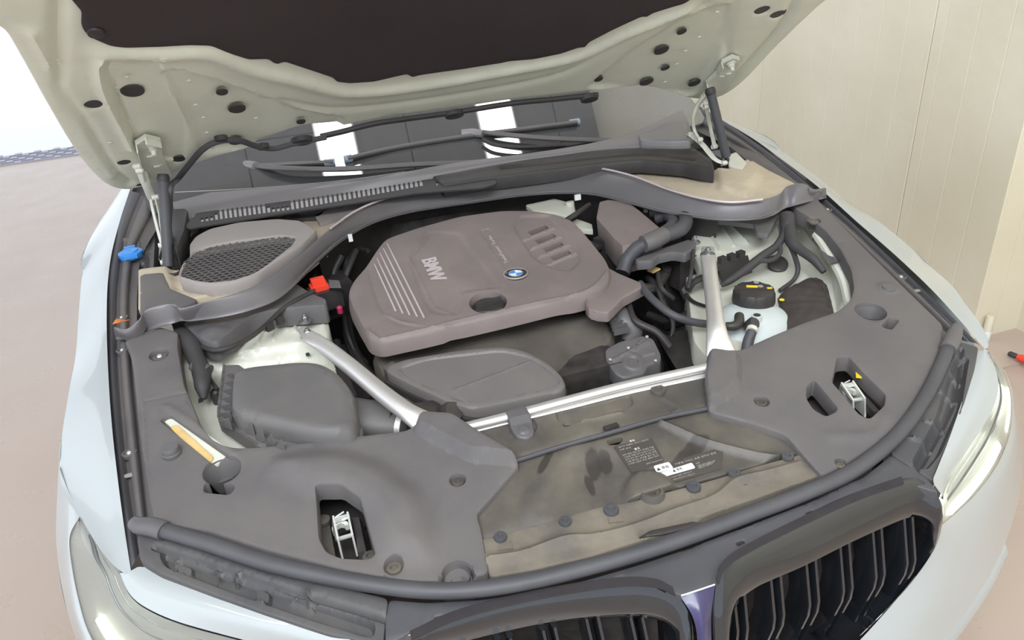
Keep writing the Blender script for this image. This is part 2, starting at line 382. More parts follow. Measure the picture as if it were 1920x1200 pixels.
def wall_material():
    m = bpy.data.materials.new('cream_wall_panels'); m.use_nodes = True; nt = m.node_tree; b = nt.nodes['Principled BSDF']; N = nt.nodes.new; L = nt.links.new
    b.inputs['Roughness'].default_value = .42
    g = N('ShaderNodeNewGeometry'); n = N('ShaderNodeTexNoise'); n.inputs['Scale'].default_value = 1.5; n.inputs['Detail'].default_value = 8; L(g.outputs['Position'], n.inputs['Vector'])
    r = N('ShaderNodeValToRGB'); r.color_ramp.elements[0].position = .35; r.color_ramp.elements[0].color = srgb(214, 206, 182); r.color_ramp.elements[1].position = .65; r.color_ramp.elements[1].color = srgb(224, 218, 198)
    L(n.outputs['Fac'], r.inputs[0]); L(r.outputs[0], b.inputs['Base Color'])
    n2 = N('ShaderNodeTexNoise'); n2.inputs['Scale'].default_value = 14; n2.inputs['Detail'].default_value = 4; L(g.outputs['Position'], n2.inputs['Vector'])
    bp = N('ShaderNodeBump'); bp.inputs['Strength'].default_value = .25; bp.inputs['Distance'].default_value = .01; L(n2.outputs['Fac'], bp.inputs['Height']); L(bp.outputs[0], b.inputs['Normal'])
    return m
M_FLOOR = floor_material(); M_WALL = wall_material()
M_CEIL = mat('grey_ceiling_panel', srgb(150, 146, 148), .7, blotch=.05, bscale=8)
M_PANEL = mat('lit_ceiling_panel', (1, 1, 1, 1), .5, emit=(1, 1, 1, 1), estr=9)
M_APRON = mat('pale_outdoor_paving', srgb(235, 236, 238), .7)
GX0, GX1, GY0, GY1 = -6, 2.3, -5, 6.95
fl = MB().box(((GX0+GX1)/2, (GY0+GY1)/2, -.05), GX1-GX0, GY1-GY0, .1).build('floor', M_FLOOR, kind='structure', smooth=0)
ap = MB().box((0, 7.35+12, -.06), 60, 24, .1).build('ground', M_APRON, kind='structure', smooth=0)
# right wall: sandwich panels with recessed joints, each panel a part
wall = empty('wall_right', (1.93, 3, 0), kind='structure')
seams = [1.45, 1.911, 2.97, 4.03, 5.09, 6.15, 7.0]
for a, b in zip(seams[:-1], seams[1:]):
    m_ = MB(); a2, b2 = a+.0015, b-.0015; zt = 4.5
    ys = [a2]; ribs = np.arange(a2+.13, b2-.05, .137)
    prof = [(a2, 1.934), (a2+.003, 1.93)]
    for r_ in ribs:
        if abs(r_-a2) > .05: prof += [(r_-.004, 1.93), (r_-.0015, 1.9312), (r_+.0015, 1.9312), (r_+.004, 1.93)]
    prof += [(b2-.003, 1.93), (b2, 1.934)]
    bot = [(x, y, 0) for y, x in prof]+[(2.03, b2, 0), (2.03, a2, 0)]; top = [(x, y, zt) for x, y, _ in bot]
    m_.prism(bot, top).build('wall_panel', M_WALL, wall, smooth=0)
MB().box((2.10, 1.50, 2.25), .14, .10, 4.5).build('wall_corner_face', M_WALL, wall, smooth=0)
MB().box((2.20, -1.8, 2.25), .1, 6.5, 4.5).build('wall_near_run', M_WALL, wall, smooth=0)
# ceiling of grey panels with two lit strips
ceil = empty('ceiling', (0, 2, 4.5), kind='structure')
ZC = 4.5
LIGHTS = []
def ceiling():
    xs = [-5.8, -4.7, -3.6, -2.5, -1.4]; 
    cells = []
    x = -5.6
    while x < 2.0:
        y = -1.2
        while y < 7:
            cells.append((x, min(x+.6, 2.2), y, min(y+.6, 7))); y += .6
        x += .6
    for (a, b, c, d) in cells:
        MB().box(((a+b)/2, (c+d)/2, ZC+.02), b-a-.012, d-c-.012, .04).build('ceiling_panel', M_CEIL, ceil, smooth=0)
    MB().box((-1.7, 2.9, ZC+.06), 7.9, 8.2, .04).build('ceiling_backing', M_BLACK, ceil, smooth=0)
ceiling()
for gx in (-2.66, -1.4, -.145, 1.11):
    for gy in (-2.9, -1.35, .1, 2.9, 5.2):
        if gx < -1 and gy > 2: continue          # the windscreen mirrors bare ceiling there
        L_ = empty('ceiling_light', (gx, gy, ZC-.03), label='slim lit rectangular panel set in the grey ceiling above the car', category='ceiling light', group='lit panels in the grey ceiling')
        MB().box((gx, gy, ZC-.012), .30, 1.26, .024).build('light_frame', M_LABW, L_, smooth=0)
        MB().box((gx, gy, ZC-.028), .27, 1.22, .01).build('diffuser', M_PANEL, L_, smooth=0)
# far opening: floor drain grate across the doorway
gr = empty('floor_drain', (-3.6, 7.15, 0), label='long perforated metal drain grate across the far edge of the floor', category='drain')
gm = MB()
for i in range(30):
    for j in range(6):
        gm.box((-6.0+i*.16+(.08 if j % 2 else 0)-.0, 6.985+j*.066, .0), .05, .066, .02)
        gm.box((-6.0+i*.16+.08, 6.952+j*.066, .0), .16, .012, .02)
gm.build('grate_bars', M_GRATE, gr, kind='stuff', smooth=0)
MB().box((-1.8, 7.15, -.11), 8.4, .42, .02).build('drain_channel', M_STEEL, gr, smooth=0)
# pipes and tool at the wall foot
def pipe(px, z0, z1, r):
    b = P((px[0], px[1], 0)); 
    t = empty('wall_pipe', b, label='short cream painted pipe stub standing %s at the foot of the wall' % px[2], category='pipe')
    MB().lathe(b, [(r, z0), (r, z1), (r*.8, z1+.004)], 16).build('pipe_tube', M_WALL, t)
    MB().lathe(b, [(r*1.2, 0), (r*1.2, .035), (r, .04)], 16).build('pipe_collar', M_LABW, t)
pipe((1846, 637, 'alone against the corner'), 0, .10, .014)
pipe((1884, 612, 'beside the tallest stub'), 0, .12, .014)
pipe((1874, 598, 'behind the other two'), 0, .17, .012)
lg = [P((1845, 650, 0)), P((1925, 634, 0)), P((1925, 680, 0)), P((1868, 697, 0))]
MB().prism(lg, [p+np.array([0, 0, .012]) for p in lg]).build('trim_1', M_FLOOR, kind='structure', smooth=0)
a_, b_ = P((1893, 663, .03)), P((1960, 690, .03))
d_ = (b_-a_)/np.linalg.norm(b_-a_)
tl = empty('hand_tool', a_*[1, 1, 0], label='red handled tool with black tip lying on the floor by the wall', category='tool')
MB().lathe(a_, [(.006, -.004), (.010, 0), (.010, .022), (.007, .028)], 12, axis=d_).build('tip', M_BLACK, tl)
MB().lathe(a_+d_*.028, [(.010, 0), (.014, .012), (.014, .16), (.009, .17)], 12, axis=d_).build('handle', M_RED, tl)

# ================================================================== the car
car = empty('car', (0, .9, 0), label='white saloon car with its bonnet raised over an open engine bay', category='car')

# ---- wings (both sides from one side's sections)
FL = [
 [(-.908, 2.5, 1.0, 'w'), (243, 358, .97), (215, 450, .945), (203, 520, .92), (200, 600, .90), (203, 700, .87), (210, 800, .85), (221, 900, .83), (233, 990, .808), (246, 1074, .788)],
 [(-.922, 2.5, 1.0, 'w'), (224, 365, .979), (200, 450, .949), (188, 530, .926), (182, 610, .903), (180, 700, .875), (184, 800, .853), (194, 895, .834), (207, 985, .81), (238, 1076, .787)],
 [(-.940, 2.5, .98, 'w'), (206, 375, .965), (180, 455, .937), (165, 550, .91), (155, 630, .886), (149, 710, .864), (149, 800, .842), (158, 885, .822), (175, 950, .812), (215, 1063, .787)],
 [(-.955, 2.5, .93, 'w'), (-.985, 1.62, .925, 'w'), (-.975, 1.42, .902, 'w'), (-.955, 1.235, .882, 'w'), (-.940, 1.08, .858, 'w'), (130, 730, -.930, 'x'), (117, 810, -.928, 'x'), (111, 870, -.926, 'x'), (120, 925, .80), (150, 970, .80)],
 [(-.950, 2.5, .70, 'w'), (-.942, 1.6, .80, 'w'), (-.940, 1.4, .76, 'w'), (-.938, 1.22, .72, 'w'), (-.936, 1.07, .70, 'w'), (-.934, .95, .69, 'w'), (-.932, .83, .69, 'w'), (-.930, .76, .70, 'w'), (112, 905, .76), (146, 968, .79)],
]
_A, _B = [P(p) for p in FL[0]], [P(p) for p in FL[3]]
FL[1] = [tuple(a+.22*(b-a)+[0, 0, .0015])+('w',) for a, b in zip(_A, _B)]
FL[2] = [tuple(a+.62*(b-a)+[0, 0, .001])+('w',) for a, b in zip(_A, _B)]
FL[1][9] = (226, 1071, .789); FL[2][9] = (192, 1036, .797)
for mir in (False, True):
    wg = loft('front_wing', FL[:4], M_WHITE, car, n=70, sub=6, mirror=mir, label='white painted front wing with a rounded top edge')
    if not mir: WING = wg
# lower side of both wings down to the arch
SIDE = [
 [(-.948, 2.5, .90, 'w')]+[FL[3][i] for i in range(1, 8)]+[(108, 920, .775), (106, 1000, .725), (113, 1090, .67), (130, 1160, .62), (152, 1210, .57)],
 [(-.955, 2.5, .60, 'w')]+[(-.945, y, .60, 'w') for y in (1.6, 1.4, 1.22, 1.07, .95, .83, .78)]+[(-.940, .74, .60, 'w'), (-.93, .68, .56, 'w'), (-.92, .62, .52, 'w'), (-.90, .57, .50, 'w'), (-.88, .53, .45, 'w')],
 [(-.950, 2.5, .35, 'w')]+[(-.935, y, .36, 'w') for y in (1.6, 1.4, 1.22, 1.07, .95, .83, .78)]+[(-.930, .74, .36, 'w'), (-.92, .68, .36, 'w'), (-.91, .62, .34, 'w'), (-.89, .57, .32, 'w'), (-.87, .53, .30, 'w')],
]
for r_ in (1, 2):
    SIDE[r_] = [(x+min(.035, max(0, .045*(1.25-y))), y, z, 'w') for x, y, z, _ in SIDE[r_]]
# piece of wing outboard of the lamp
CHEEK = [
 [(146, 968, .79), (133, 985, .775), (128, 1015, .755), (128, 1060, .725), (137, 1120, .685), (154, 1180, .65), (176, 1230, .62)],
 [(112, 905, .76), (107, 960, .745), (106, 1020, .715), (110, 1070, .68), (118, 1120, .65), (135, 1170, .61), (152, 1215, .57)],
]
# ---- grey rubber strip and moulded gutter between wing and bay trim
def band(px, dz):
    return [(u, v, (lambda x, y, d=dz: HF(abs(x), y)+d)) for u, v in px]
STRIP_IN = [(262, 362), (233, 440), (219, 520), (215, 600), (218, 700), (226, 800), (237, 900), (248, 980), (258, 1042)]
STRIP_OUT = [(243, 358), (215, 450), (203, 520), (200, 600), (203, 700), (210, 800), (221, 900), (233, 990), (246, 1066)]
def gut(off):   # points across the gutter by fraction 0..1
    inner = [(300, 400), (262, 470), (252, 530), (250, 600), (256, 700), (266, 800), (276, 900), (282, 960), (284, 990)]
    return [(a+(c-a)*off, b+(d-b)*off) for (a, b), (c, d) in zip(STRIP_IN, inner)]
for mir in (False, True):
    loft('gap_seal', [band(STRIP_OUT, -.002), band([((a+c)/2, (b+d)/2) for (a, b), (c, d) in zip(STRIP_OUT, STRIP_IN)], .002), band(STRIP_IN, -.004)], M_RUB, car, n=60, sub=3, mirror=mir, label='flat grey rubber strip along the wing edge')
    g_ = loft('rain_gutter', [band(gut(0), -.006), band(gut(.16), -.012), band(gut(.3), -.001), band(gut(.5), .002), band(gut(.66), -.003), band(gut(.8), -.013), band(gut(1.0), -.013), band(gut(1.2), -.012)], M_TRIM, car, n=80, sub=4, mirror=mir, label='dark moulded gutter with a rounded rib and small screws')
    sg = -1 if not mir else 1
    for (u, v) in ((229, 597), (230, 658), (243, 851)):
        p = P((u, v, lambda x, y: HF(abs(x), y)-.003)); p = np.array([abs(p[0])*sg, p[1], p[2]])
        s_ = MB().lathe(p, [(.012, -.004), (.0125, .003), (.009, .004), (.008, .0005), (.0045, .0005)], 18).build('screw_recess', M_TRIM, g_)
        MB().lathe(p, [(.0045, 0), (.0045, .003), (.003, .0045)], 8).build('screw', M_ZINC, g_)
    for (u, v) in ((242, 892),):
        p = P((u, v, lambda x, y: HF(abs(x), y)-.003)); p = np.array([abs(p[0])*sg, p[1], p[2]])
        MB().lathe(p, [(.010, 0), (.009, .002)], 14, sy=.5).build('slot_insert', M_LABG, g_)

# ---- plastic trim either side of the bay
def ell(u, v, r, n=16, h=H0, sy=1, fr=WF):
    c = hit(u, v, h, fr)
    return [(c[0]+r*math.cos(a), c[1]+r*sy*math.sin(a)) for a in np.linspace(0, 2*math.pi, n, endpoint=False)]
def hp(q): return [tuple(hit(u, v, H0)[:2]) for u, v in q]
def clip(u, v, r, parent, h=H0, dz=0, m=M_TRIM, name='push_clip', raised=.004, **k):
    c = hit(u, v, h); c = c+np.array([0, 0, dz])
    return MB().lathe(c, [(r, -.004), (r, raised*.5), (r*.92, raised), (r*.5, raised*1.05), (r*.42, raised*.55), (r*.1, raised*.5)], 20).build(name, m, parent, **k)
LEFT = [(232, 640), (300, 612), (334, 622), (333, 650), (345, 720), (362, 760), (376, 795), (395, 822), (425, 839), (480, 838), (570, 829), (650, 818), (762, 806), (792, 788), (850, 792), (905, 830), (966, 866), (973, 873), (910, 945), (893, 962), (902, 990), (917, 1073), (858, 1087), (760, 1089), (640, 1067), (500, 1030), (390, 995), (288, 978), (272, 880), (258, 780), (250, 700), (243, 655)]
lt = sheet('bay_side_trim', LEFT, H0, M_TRIM, car,
    holes=[hp([(592, 913), (640, 916), (676, 940), (690, 990), (704, 1040), (690, 1048), (640, 1046), (612, 1034), (598, 1008)]),
           hp([(299, 786), (317, 775), (432, 856), (404, 873)]),
           hp([(384, 904), (432, 906), (441, 912), (430, 927), (381, 922)]),
           ell(416, 880, .030), ell(298, 664, .018), ell(738, 1060, .014), ell(858, 899, .013)],
    hlocal=True, res=.009, rnd=.004, skirt=.03, cr=.01, hr=.007, hrnd=.003, label='dark grained plastic trim with latch opening, round cup and slots',
    mods=[('poly', [(700, 870), (790, 940), (806, 1020), (800, 1044), (725, 1042), (700, 960), (650, 925), (560, 905), (500, 870), (600, 850)], .016, .05, .04),
          ('poly', [(790, 780), (860, 785), (985, 870), (940, 868), (880, 862), (820, 830), (780, 808)], .022, .014, .01),
          ('seg', [(254, 760), (272, 880), (286, 985)], .003, .004), ('seg', [(267, 752), (345, 735)], -.001, .0015), ('seg', [(267, 752), (275, 860)], .001, .0015),
          ('line', [(290, 775), (320, 765), (440, 850)], .003, .006), ('disc', (858, 1078), .022, -.012, .004), ('noise', .0012, 9)])
RIGHT = [(1480, 372), (1528, 366), (1546, 389), (1607, 450), (1672, 515), (1704, 547), (1768, 608), (1770, 680), (1722, 762), (1670, 815), (1600, 862), (1541, 893), (1505, 853), (1472, 815), (1400, 790), (1328, 770), (1321, 715), (1326, 667), (1352, 655), (1388, 656), (1440, 632), (1502, 606), (1570, 583), (1594, 563), (1601, 540), (1596, 505), (1575, 465), (1548, 432), (1515, 405), (1492, 392)]
rt = sheet('bay_side_trim', RIGHT, H0, M_TRIM, car,
    holes=[hp([(1570, 670), (1590, 668), (1618, 700), (1660, 740), (1658, 760), (1630, 786), (1612, 778), (1560, 716)]),
           hp([(1512, 726), (1526, 712), (1570, 765), (1567, 772), (1548, 781), (1526, 768), (1513, 748)]),
           hp([(1652, 612), (1668, 595), (1686, 600), (1671, 619)]),
           ell(1632, 583, .030), ell(1428, 751, .013), ell(1577, 868, .009), ell(1527, 412, .014)],
    hlocal=True, res=.009, rnd=.004, skirt=.03, cr=.01, hr=.007, hrnd=.003, label='greyish plastic trim with two latch openings and a dark cup',
    mods=[('poly', [(1330, 660), (1384, 668), (1388, 720), (1368, 740), (1328, 765), (1320, 715)], .014, .012, .01),
          ('line', [(1560, 820), (1640, 815), (1668, 780)], .004, .010), ('seg', [(1560, 455), (1620, 448)], -.001, .0015), ('disc', (1665, 541), .020, .003, .006), ('noise', .0012, 9)])
def cup(u, v, r, parent, depth=.034):
    c = hit(u, v, H0); 
    MB().lathe(c, [(r, -.002), (r*.86, -.012), (r*.62, -depth), (r*.56, -depth), (r*.54, -depth+.003), (r*.3, -depth+.003), (r*.28, -depth+.001), (0.001, -depth+.001)], 30).build('cup', M_TRIM2, parent, label='smooth dark cup sunk into the trim')
cup(416, 880, .031, lt); cup(1632, 583, .031, rt)
def sunk(u, v, r, parent, dep=.008, m=M_DUSTY2, h=H0, hole=True):
    c = hit(u, v, h)
    MB().lathe(c, [(r+.002, -.003), (r*.98, -dep), (r*.8, -dep), (r*.75, -dep+.003), (r*.4, -dep+.004), (r*.35, -dep+.001), (.001, -dep+.001)], 24).build('sunk_clip', m, parent)
sunk(298, 664, .018, lt, m=M_TRIM2); sunk(738, 1060, .014, lt); sunk(858, 899, .013, lt, m=M_DUSTY); sunk(1428, 751, .013, rt, m=M_DUSTY); sunk(1577, 868, .009, rt, m=M_DUSTY2); sunk(1527, 412, .014, rt)
sunk(856, 1076, .018, lt, .016, M_TRIM2)
MB().lathe(hit(298, 665, H0)+[0, 0, -.006], [(.006, 0), (.004, .005)], 10).build('screw', M_ZINC, lt, label='pale screw head')
def button(u, v, r, parent, hgt=.012):
    c = hit(u, v, H0)
    MB().lathe(c, [(r*1.1, -.002), (r*1.1, .003), (r, .004), (r, hgt), (r*.93, hgt+.002), (0.001, hgt+.002)], 28).build('round_cap', M_TRIM2, parent, label='raised round plastic cap')
button(322, 850, .0145, lt); button(1665, 542, .013, rt, .005)
# latch assemblies below the openings
def latch(u, v, parent, yaw, right):
    c = hit(u, v, H0)-np.array([0, 0, .022]); X = np.array([math.cos(yaw), math.sin(yaw), 0]); Y = np.array([-X[1], X[0], 0]); Z = np.array([0, 0, 1.])
    q = lambda a, b, d: c+X*a+Y*b+Z*d
    t = MB(); 
    for s_ in (-.011, .011):
        t.prism([q(s_-.0015, -.03, -.03), q(s_+.0015, -.03, -.03), q(s_+.0015, .028, -.03), q(s_-.0015, .028, -.03)], [q(s_-.0015, -.02, .005), q(s_+.0015, -.02, .005), q(s_+.0015, .022, .016), q(s_-.0015, .022, .016)])
    t.box(q(0, .018, .010), .026, .008, .004, yaw); t.box(q(0, -.012, -.002), .024, .006, .003, yaw)
    L0 = t.build('latch', M_ZINC, parent, smooth=0, label='bright steel bonnet latch')
    a = MB()
    a.rings([[q(-.004+.013*math.sin(t_)*k_, .004+.015*math.cos(t_)*k_, zz) for k_, zz in ((1, -.004), (1, .006), (.55, .006), (.55, -.004))] for t_ in np.linspace(-2.2, 1.6, 14)])
    a.build('latch_hook', M_ZINC, L0, smooth=40)
    MB().tube([q(-.013, -.02, .002), q(-.014, 0, .006), q(-.011, .02, .01), q(.006, .024, .016)], .0018, n=8, world=True).build('latch_spring', M_STEEL, L0)
    MB().prism([q(.012, -.05, -.022), q(.028, -.055, -.022), q(.03, .03, -.018), q(.014, .034, -.018)], [q(.014, -.046, -.008), q(.025, -.046, -.008), q(.026, .026, -.004), q(.016, .028, -.004)]).build('latch_lever', M_BLACK, L0, smooth=0)
    MB().lathe(q(.030 if not right else .03, -.058, -.018), [(.012, 0), (.012, .008), (.007, .010), (.006, .006), (.001, .006)], 18).build('mount_bolt', M_DUSTY, parent)
    MB().lathe(q(-.028, .046, -.012), [(.011, 0), (.011, .006), (.006, .008), (.001, .008)], 18).build('mount_bolt', M_DUSTY, parent)
    MB().box(q(-.028, .0, -.024), .016, .11, .02, yaw).build('latch_bracket', M_DUSTY, parent, smooth=0)
    MB().box(q(.036, .0, -.022), .004, .10, .025, yaw).build('latch_bracket', M_BLACK, parent, smooth=0)
    MB().box(q(.002, 0, -.06), .10, .19, .02, yaw).build('latch_well', M_VOID, parent, smooth=0)
latch(640, 975, lt, math.radians(2), False)
latch(1602, 722, rt, math.radians(-8), True)
c_ = hit(1608, 695, H0); MB().box(c_-[-.006, -.002, .012], .010, .018, .003, math.radians(-35)).build('yellow_tag', M_YEL, rt, smooth=0)
MB().box(hit(1540, 745, H0)-[0, 0, .05], .08, .10, .01).build('latch_well', M_VOID, rt, smooth=0)
MB().lathe(hit(1543, 776, H0)-[0, -.004, .03], [(.014, 0), (.014, .008), (.008, .01), (.001, .01)], 18).build('mount_bolt', M_DUSTY2, rt)
MB().box(hit(410, 915, H0)-[0, 0, .035], .07, .05, .01).build('slot_bottom', M_VOID, lt, smooth=0)
MB().box(hit(1670, 607, H0)-[0, 0, .035], .07, .05, .01).build('slot_bottom', M_VOID, rt, smooth=0)
# foam block and tray in the left slot
sl = sheet('slot_tray', [(292, 776), (322, 766), (434, 846), (404, 874)], lambda x, y: H0(x, y)-.010, M_BAYW, lt, rnd=0, skirt=.01)
fo = sheet('foam_strip', [(318, 800), (332, 795), (402, 858), (386, 872)], lambda x, y: H0(x, y)-.006, M_TAN, lt, rnd=.001, skirt=.006, label='tan foam strip')
# ---- front weatherstrip with end pieces
def hs(x, y): return H0(x, y)+.006
WS = [(300, 992), (400, 1022), (500, 1055), (600, 1078), (700, 1096), (800, 1107), (900, 1104), (1000, 1088), (1100, 1064), (1200, 1036), (1300, 1003), (1400, 966), (1500, 928), (1600, 882), (1680, 818), (1730, 752), (1762, 690), (1778, 650)]
tube('front_weatherstrip', [(u, v, hs) for u, v in WS], .0125, M_RUB, car, n=14, m=120, flat=.85, label='long grey rubber bulb seal across the front of the bay')
for pts in ([(250, 978), (262, 985), (285, 988), (308, 995)], [(1795, 612), (1790, 625), (1784, 640), (1777, 655)]):
    tube('weatherstrip_end', [(u, v, lambda x, y: hs(x, y)+.001) for u, v in pts], [.010, .014, .0155, .015], M_TRIM2, car, n=14, flat=.85, label='moulded end piece of the front seal')

for mir in (False, True):
    loft('wing_side', SIDE, M_WHITE, car, n=60, sub=5, mirror=mir, label='white vertical side of the front wing')
# ---- front end: lamps, bumper skin
LA = [(158, 974, .80), (195, 1036, .792), (224, 1074, .785), (242, 1112, .77), (272, 1138, .762), (335, 1166, .75), (450, 1198, .735), (560, 1226, .72)]
LB = [(148, 970, .795), (131, 1005, .765), (133, 1050, .735), (146, 1120, .69), (168, 1190, .65), (210, 1245, .61), (310, 1290, .59), (430, 1320, .57)]
LM = [(150, 970, .80), (160, 1020, .79), (180, 1065, .775), (200, 1120, .75), (228, 1165, .73), (280, 1205, .71), (390, 1235, .70), (500, 1262, .685)]
RA = [(1851, 656, .785), (1869, 700, .768), (1869, 745, .752), (1846, 795, .742), (1815, 843, .735), (1788, 885, .73), (1776, 905, .728), (1769, 925, .725)]
RB = [(1856, 660, .78), (1886, 705, .735), (1897, 755, .70), (1894, 810, .665), (1872, 868, .645), (1832, 924, .635), (1795, 960, .635), (1768, 983, .64)]
RMID = [(1853, 658, .787), (1879, 702, .762), (1886, 750, .737), (1874, 803, .722), (1848, 856, .71), (1813, 905, .705), (1788, 932, .70), (1768, 953, .70)]
def head_lamp(A, Mm, B, lab, drls):
    h = empty('head_lamp', P(A[3]), ); h.parent = car; h.location = Vector(P(A[3]))-worldloc(car); prop(h, lab)
    off = lambda rows, d: [tuple(P(p)+np.array([0, .6*d, -d]))+('w',) for p in rows]
    loft('lamp_glass', [A, Mm, B], M_GLASS, h, n=50, sub=6)
    loft('lamp_bezel', [off(A, .008), off(Mm, .022), off(B, .012)], M_LAMPW, h, n=50, sub=6, label='pale satin lamp interior')
    for (t0, t1, f, r) in drls:
        W1 = [P(p) for p in off(Mm, .014)]; W2 = [P(p) for p in off(B, .008)]
        C = catm([a+(b-a)*f for a, b in zip(W1, W2)], 60)[int(t0*59):int(t1*59)+1]
        MB().tube([tuple(c) for c in C[::4]], r, n=10, world=True).build('running_light', M_DRL, h, label='glowing white daytime light tube')
    W0 = catm([P(p) for p in off(A, .012)], 40); W1 = catm([P(p) for p in off(Mm, .018)], 40)
    for f in (.25, .6):
        MB().tube([tuple(a+(b-a)*f) for a, b in zip(W0, W1)][3:38:4], .0022, n=8, world=True).build('lamp_trim', M_LAMPIN if f < .5 else M_STEEL, h)
    return h
head_lamp(LA, LM, LB, 'clear headlamp with a glowing white tube', [(.52, .80, .45, .011)])
head_lamp(RA, RMID, RB, 'narrow clear headlamp with glowing white tubes', [(.22, .42, .55, .009), (.50, .93, .35, .012)])
# white bumper ledge between the bay and the lamps
BL0 = [(246, 1074, .788), (253, 1066, .789), (266, 1063, .788), (300, 1071, .785), (400, 1111, .778), (500, 1147, .770), (600, 1180, .763), (722, 1222, .755)]
BL1 = [(224, 1074, .785), (226, 1078, .784), (242, 1112, .77), (272, 1138, .762), (335, 1166, .75), (450, 1198, .735), (560, 1226, .72), (700, 1262, .71)]
BM_ = [(235, 1075, .789), (240, 1073, .789), (253, 1085, .785), (285, 1100, .781), (370, 1136, .772), (475, 1170, .762), (580, 1202, .75), (712, 1240, .742)]
loft('bumper_ledge', [BL0, BM_, BL1], M_WHITE, car, n=60, sub=5, label='white painted bumper ledge above the lamp')
loft('bumper_ledge', [[(1840, 655, .787), (1828, 665, .785), (1818, 705, .782), (1798, 770, .776), (1775, 835, .769), (1757, 880, .763), (1750, 903, .758), (1764, 926, .73)],
                      [(1846, 655, .79), (1848, 678, .785), (1845, 715, .778), (1825, 775, .768), (1798, 836, .758), (1774, 883, .748), (1764, 905, .743), (1767, 927, .728)],
                      RA], M_WHITE, car, n=60, sub=5, label='white painted bumper ledge above the lamp')
# bumper skin below the lamps, down to the intakes
KR = [(1768, 983, .64), (1762, 1000, .63), (1742, 1040, .60), (1702, 1098, .565), (1645, 1165, .53), (1590, 1222, .50), (1520, 1280, .47), (1440, 1330, .45)]
B0 = RB+KR[1:]
B1 = [(1863, 668, .765), (1893, 712, .71), (1905, 770, .665), (1906, 835, .62), (1890, 900, .59), (1860, 960, .57), (1835, 1005, .55), (1812, 1040, .54), (1800, 1062, .53), (1778, 1095, .52), (1735, 1150, .50), (1690, 1200, .48), (1640, 1260, .45), (1560, 1330, .43), (1470, 1400, .41)]
B2 = [(1868, 676, .74), (1898, 725, .68), (1914, 800, .60), (1918, 870, .54), (1908, 945, .49), (1886, 1015, .45), (1868, 1055, .44), (1850, 1090, .435), (1838, 1108, .43), (1810, 1150, .42), (1770, 1200, .41), (1720, 1260, .40), (1660, 1320, .38), (1580, 1400, .36), (1490, 1470, .34)]
def down(row, z, k):
    return [tuple(P(p)*np.array([k, 1, 0])+np.array([0, .012, z]))+('w',) for p in row]
loft('bumper_skin', [B0, B1, B2], M_WHITE, car, n=70, sub=6, label='white painted front bumper corner')
loft('bumper_skin', [[(149, 969, .798)]+LB[1:], [(127, 918, .803), (126, 990, .77), (124, 1040, .735), (132, 1110, .69), (150, 1180, .65), (190, 1260, .60), (300, 1330, .56), (430, 1380, .54)],
                     [(110, 872, .806), (105, 985, .745), (108, 1045, .70), (118, 1110, .66), (140, 1190, .60), (190, 1290, .54), (300, 1370, .50), (430, 1430, .48)]], M_WHITE, car, n=50, sub=4, label='white painted strip outboard of the lamp')
loft('bumper_skin', [B0[4:], B1[7:], B2[6:]], M_WHITE, car, n=50, sub=6, mirror=True, label='white painted front bumper corner')
gr0 = [(1904, 1000, .42), (1880, 1050, .41), (1852, 1094, .40), (1810, 1150, .39), (1760, 1210, .38), (1690, 1290, .36)]
loft('lower_lip', [[tuple(P(p)+np.array([0, .02, 0]))+('w',) for p in gr0], [tuple(P(p)+np.array([-.012, .03, -.02]))+('w',) for p in gr0]], M_BLACK, car, n=30, sub=2)
for mir in (False, True): loft('lower_bumper', [[tuple(P(p)+np.array([-.012, .02, -.02]))+('w',) for p in gr0], [tuple(P(p)+np.array([.0, .0, -.07]))+('w',) for p in gr0], [tuple(P(p)+np.array([-.01, .03, -.20]))+('w',) for p in gr0]], M_WHITE, car, n=30, sub=4, mirror=mir, label='white lower bumper section')

# ---- dark support plastics ahead of the seal
def hsup(x, y): return H0(x, y)-.010
SUPL = [(256, 1003), (282, 990), (318, 1003), (500, 1068), (640, 1100), (728, 1122), (723, 1160), (718, 1210), (620, 1190), (500, 1150), (400, 1114), (300, 1074), (262, 1050)]
sl_ = sheet('bumper_support', SUPL, hsup, M_SUPP, car, rnd=.002, skirt=.03, res=.008, label='dark dusty ribbed bumper support beside the grille',
   mods=[('line', [(290, 1025), (400, 1060), (520, 1100), (720, 1160)], -.010, .004), ('poly', [(300, 1032), (430, 1075), (540, 1112), (700, 1165), (700, 1195), (600, 1165), (440, 1110), (310, 1060)], -.014, .006),
         ('poly', [(330, 1050), (360, 1060), (358, 1075), (328, 1066)], .008, .003), ('poly', [(480, 1098), (508, 1108), (500, 1135), (476, 1124)], .009, .003), ('seg', [(440, 1078), (444, 1090)], .008, .003), ('seg', [(575, 1110), (580, 1130)], .008, .003),
         ('seg', [(405, 1065), (408, 1085)], .006, .003), ('disc', (327, 1046), .005, .004, .003), ('disc', (446, 1078), .006, .006, .003)])
SUPR = [(1800, 640), (1835, 650), (1828, 690), (1802, 775), (1776, 840), (1752, 902), (1738, 895), (1668, 850), (1690, 820), (1738, 760), (1775, 690)]
sr_ = sheet('bumper_support', SUPR, hsup, M_SUPP, car, rnd=.002, skirt=.03, res=.008, label='dark dusty ribbed bumper support by the wing',
   mods=[('line', [(1802, 655), (1790, 740), (1740, 840), (1715, 880)], -.008, .004), ('poly', [(1792, 670), (1815, 670), (1800, 760), (1760, 850), (1735, 880), (1712, 868), (1755, 790)], -.012, .006),
         ('seg', [(1785, 700), (1800, 712)], .008, .003), ('seg', [(1760, 735), (1790, 745)], .008, .003), ('seg', [(1735, 790), (1770, 800)], .008, .003), ('seg', [(1712, 822), (1745, 838)], .008, .003)])
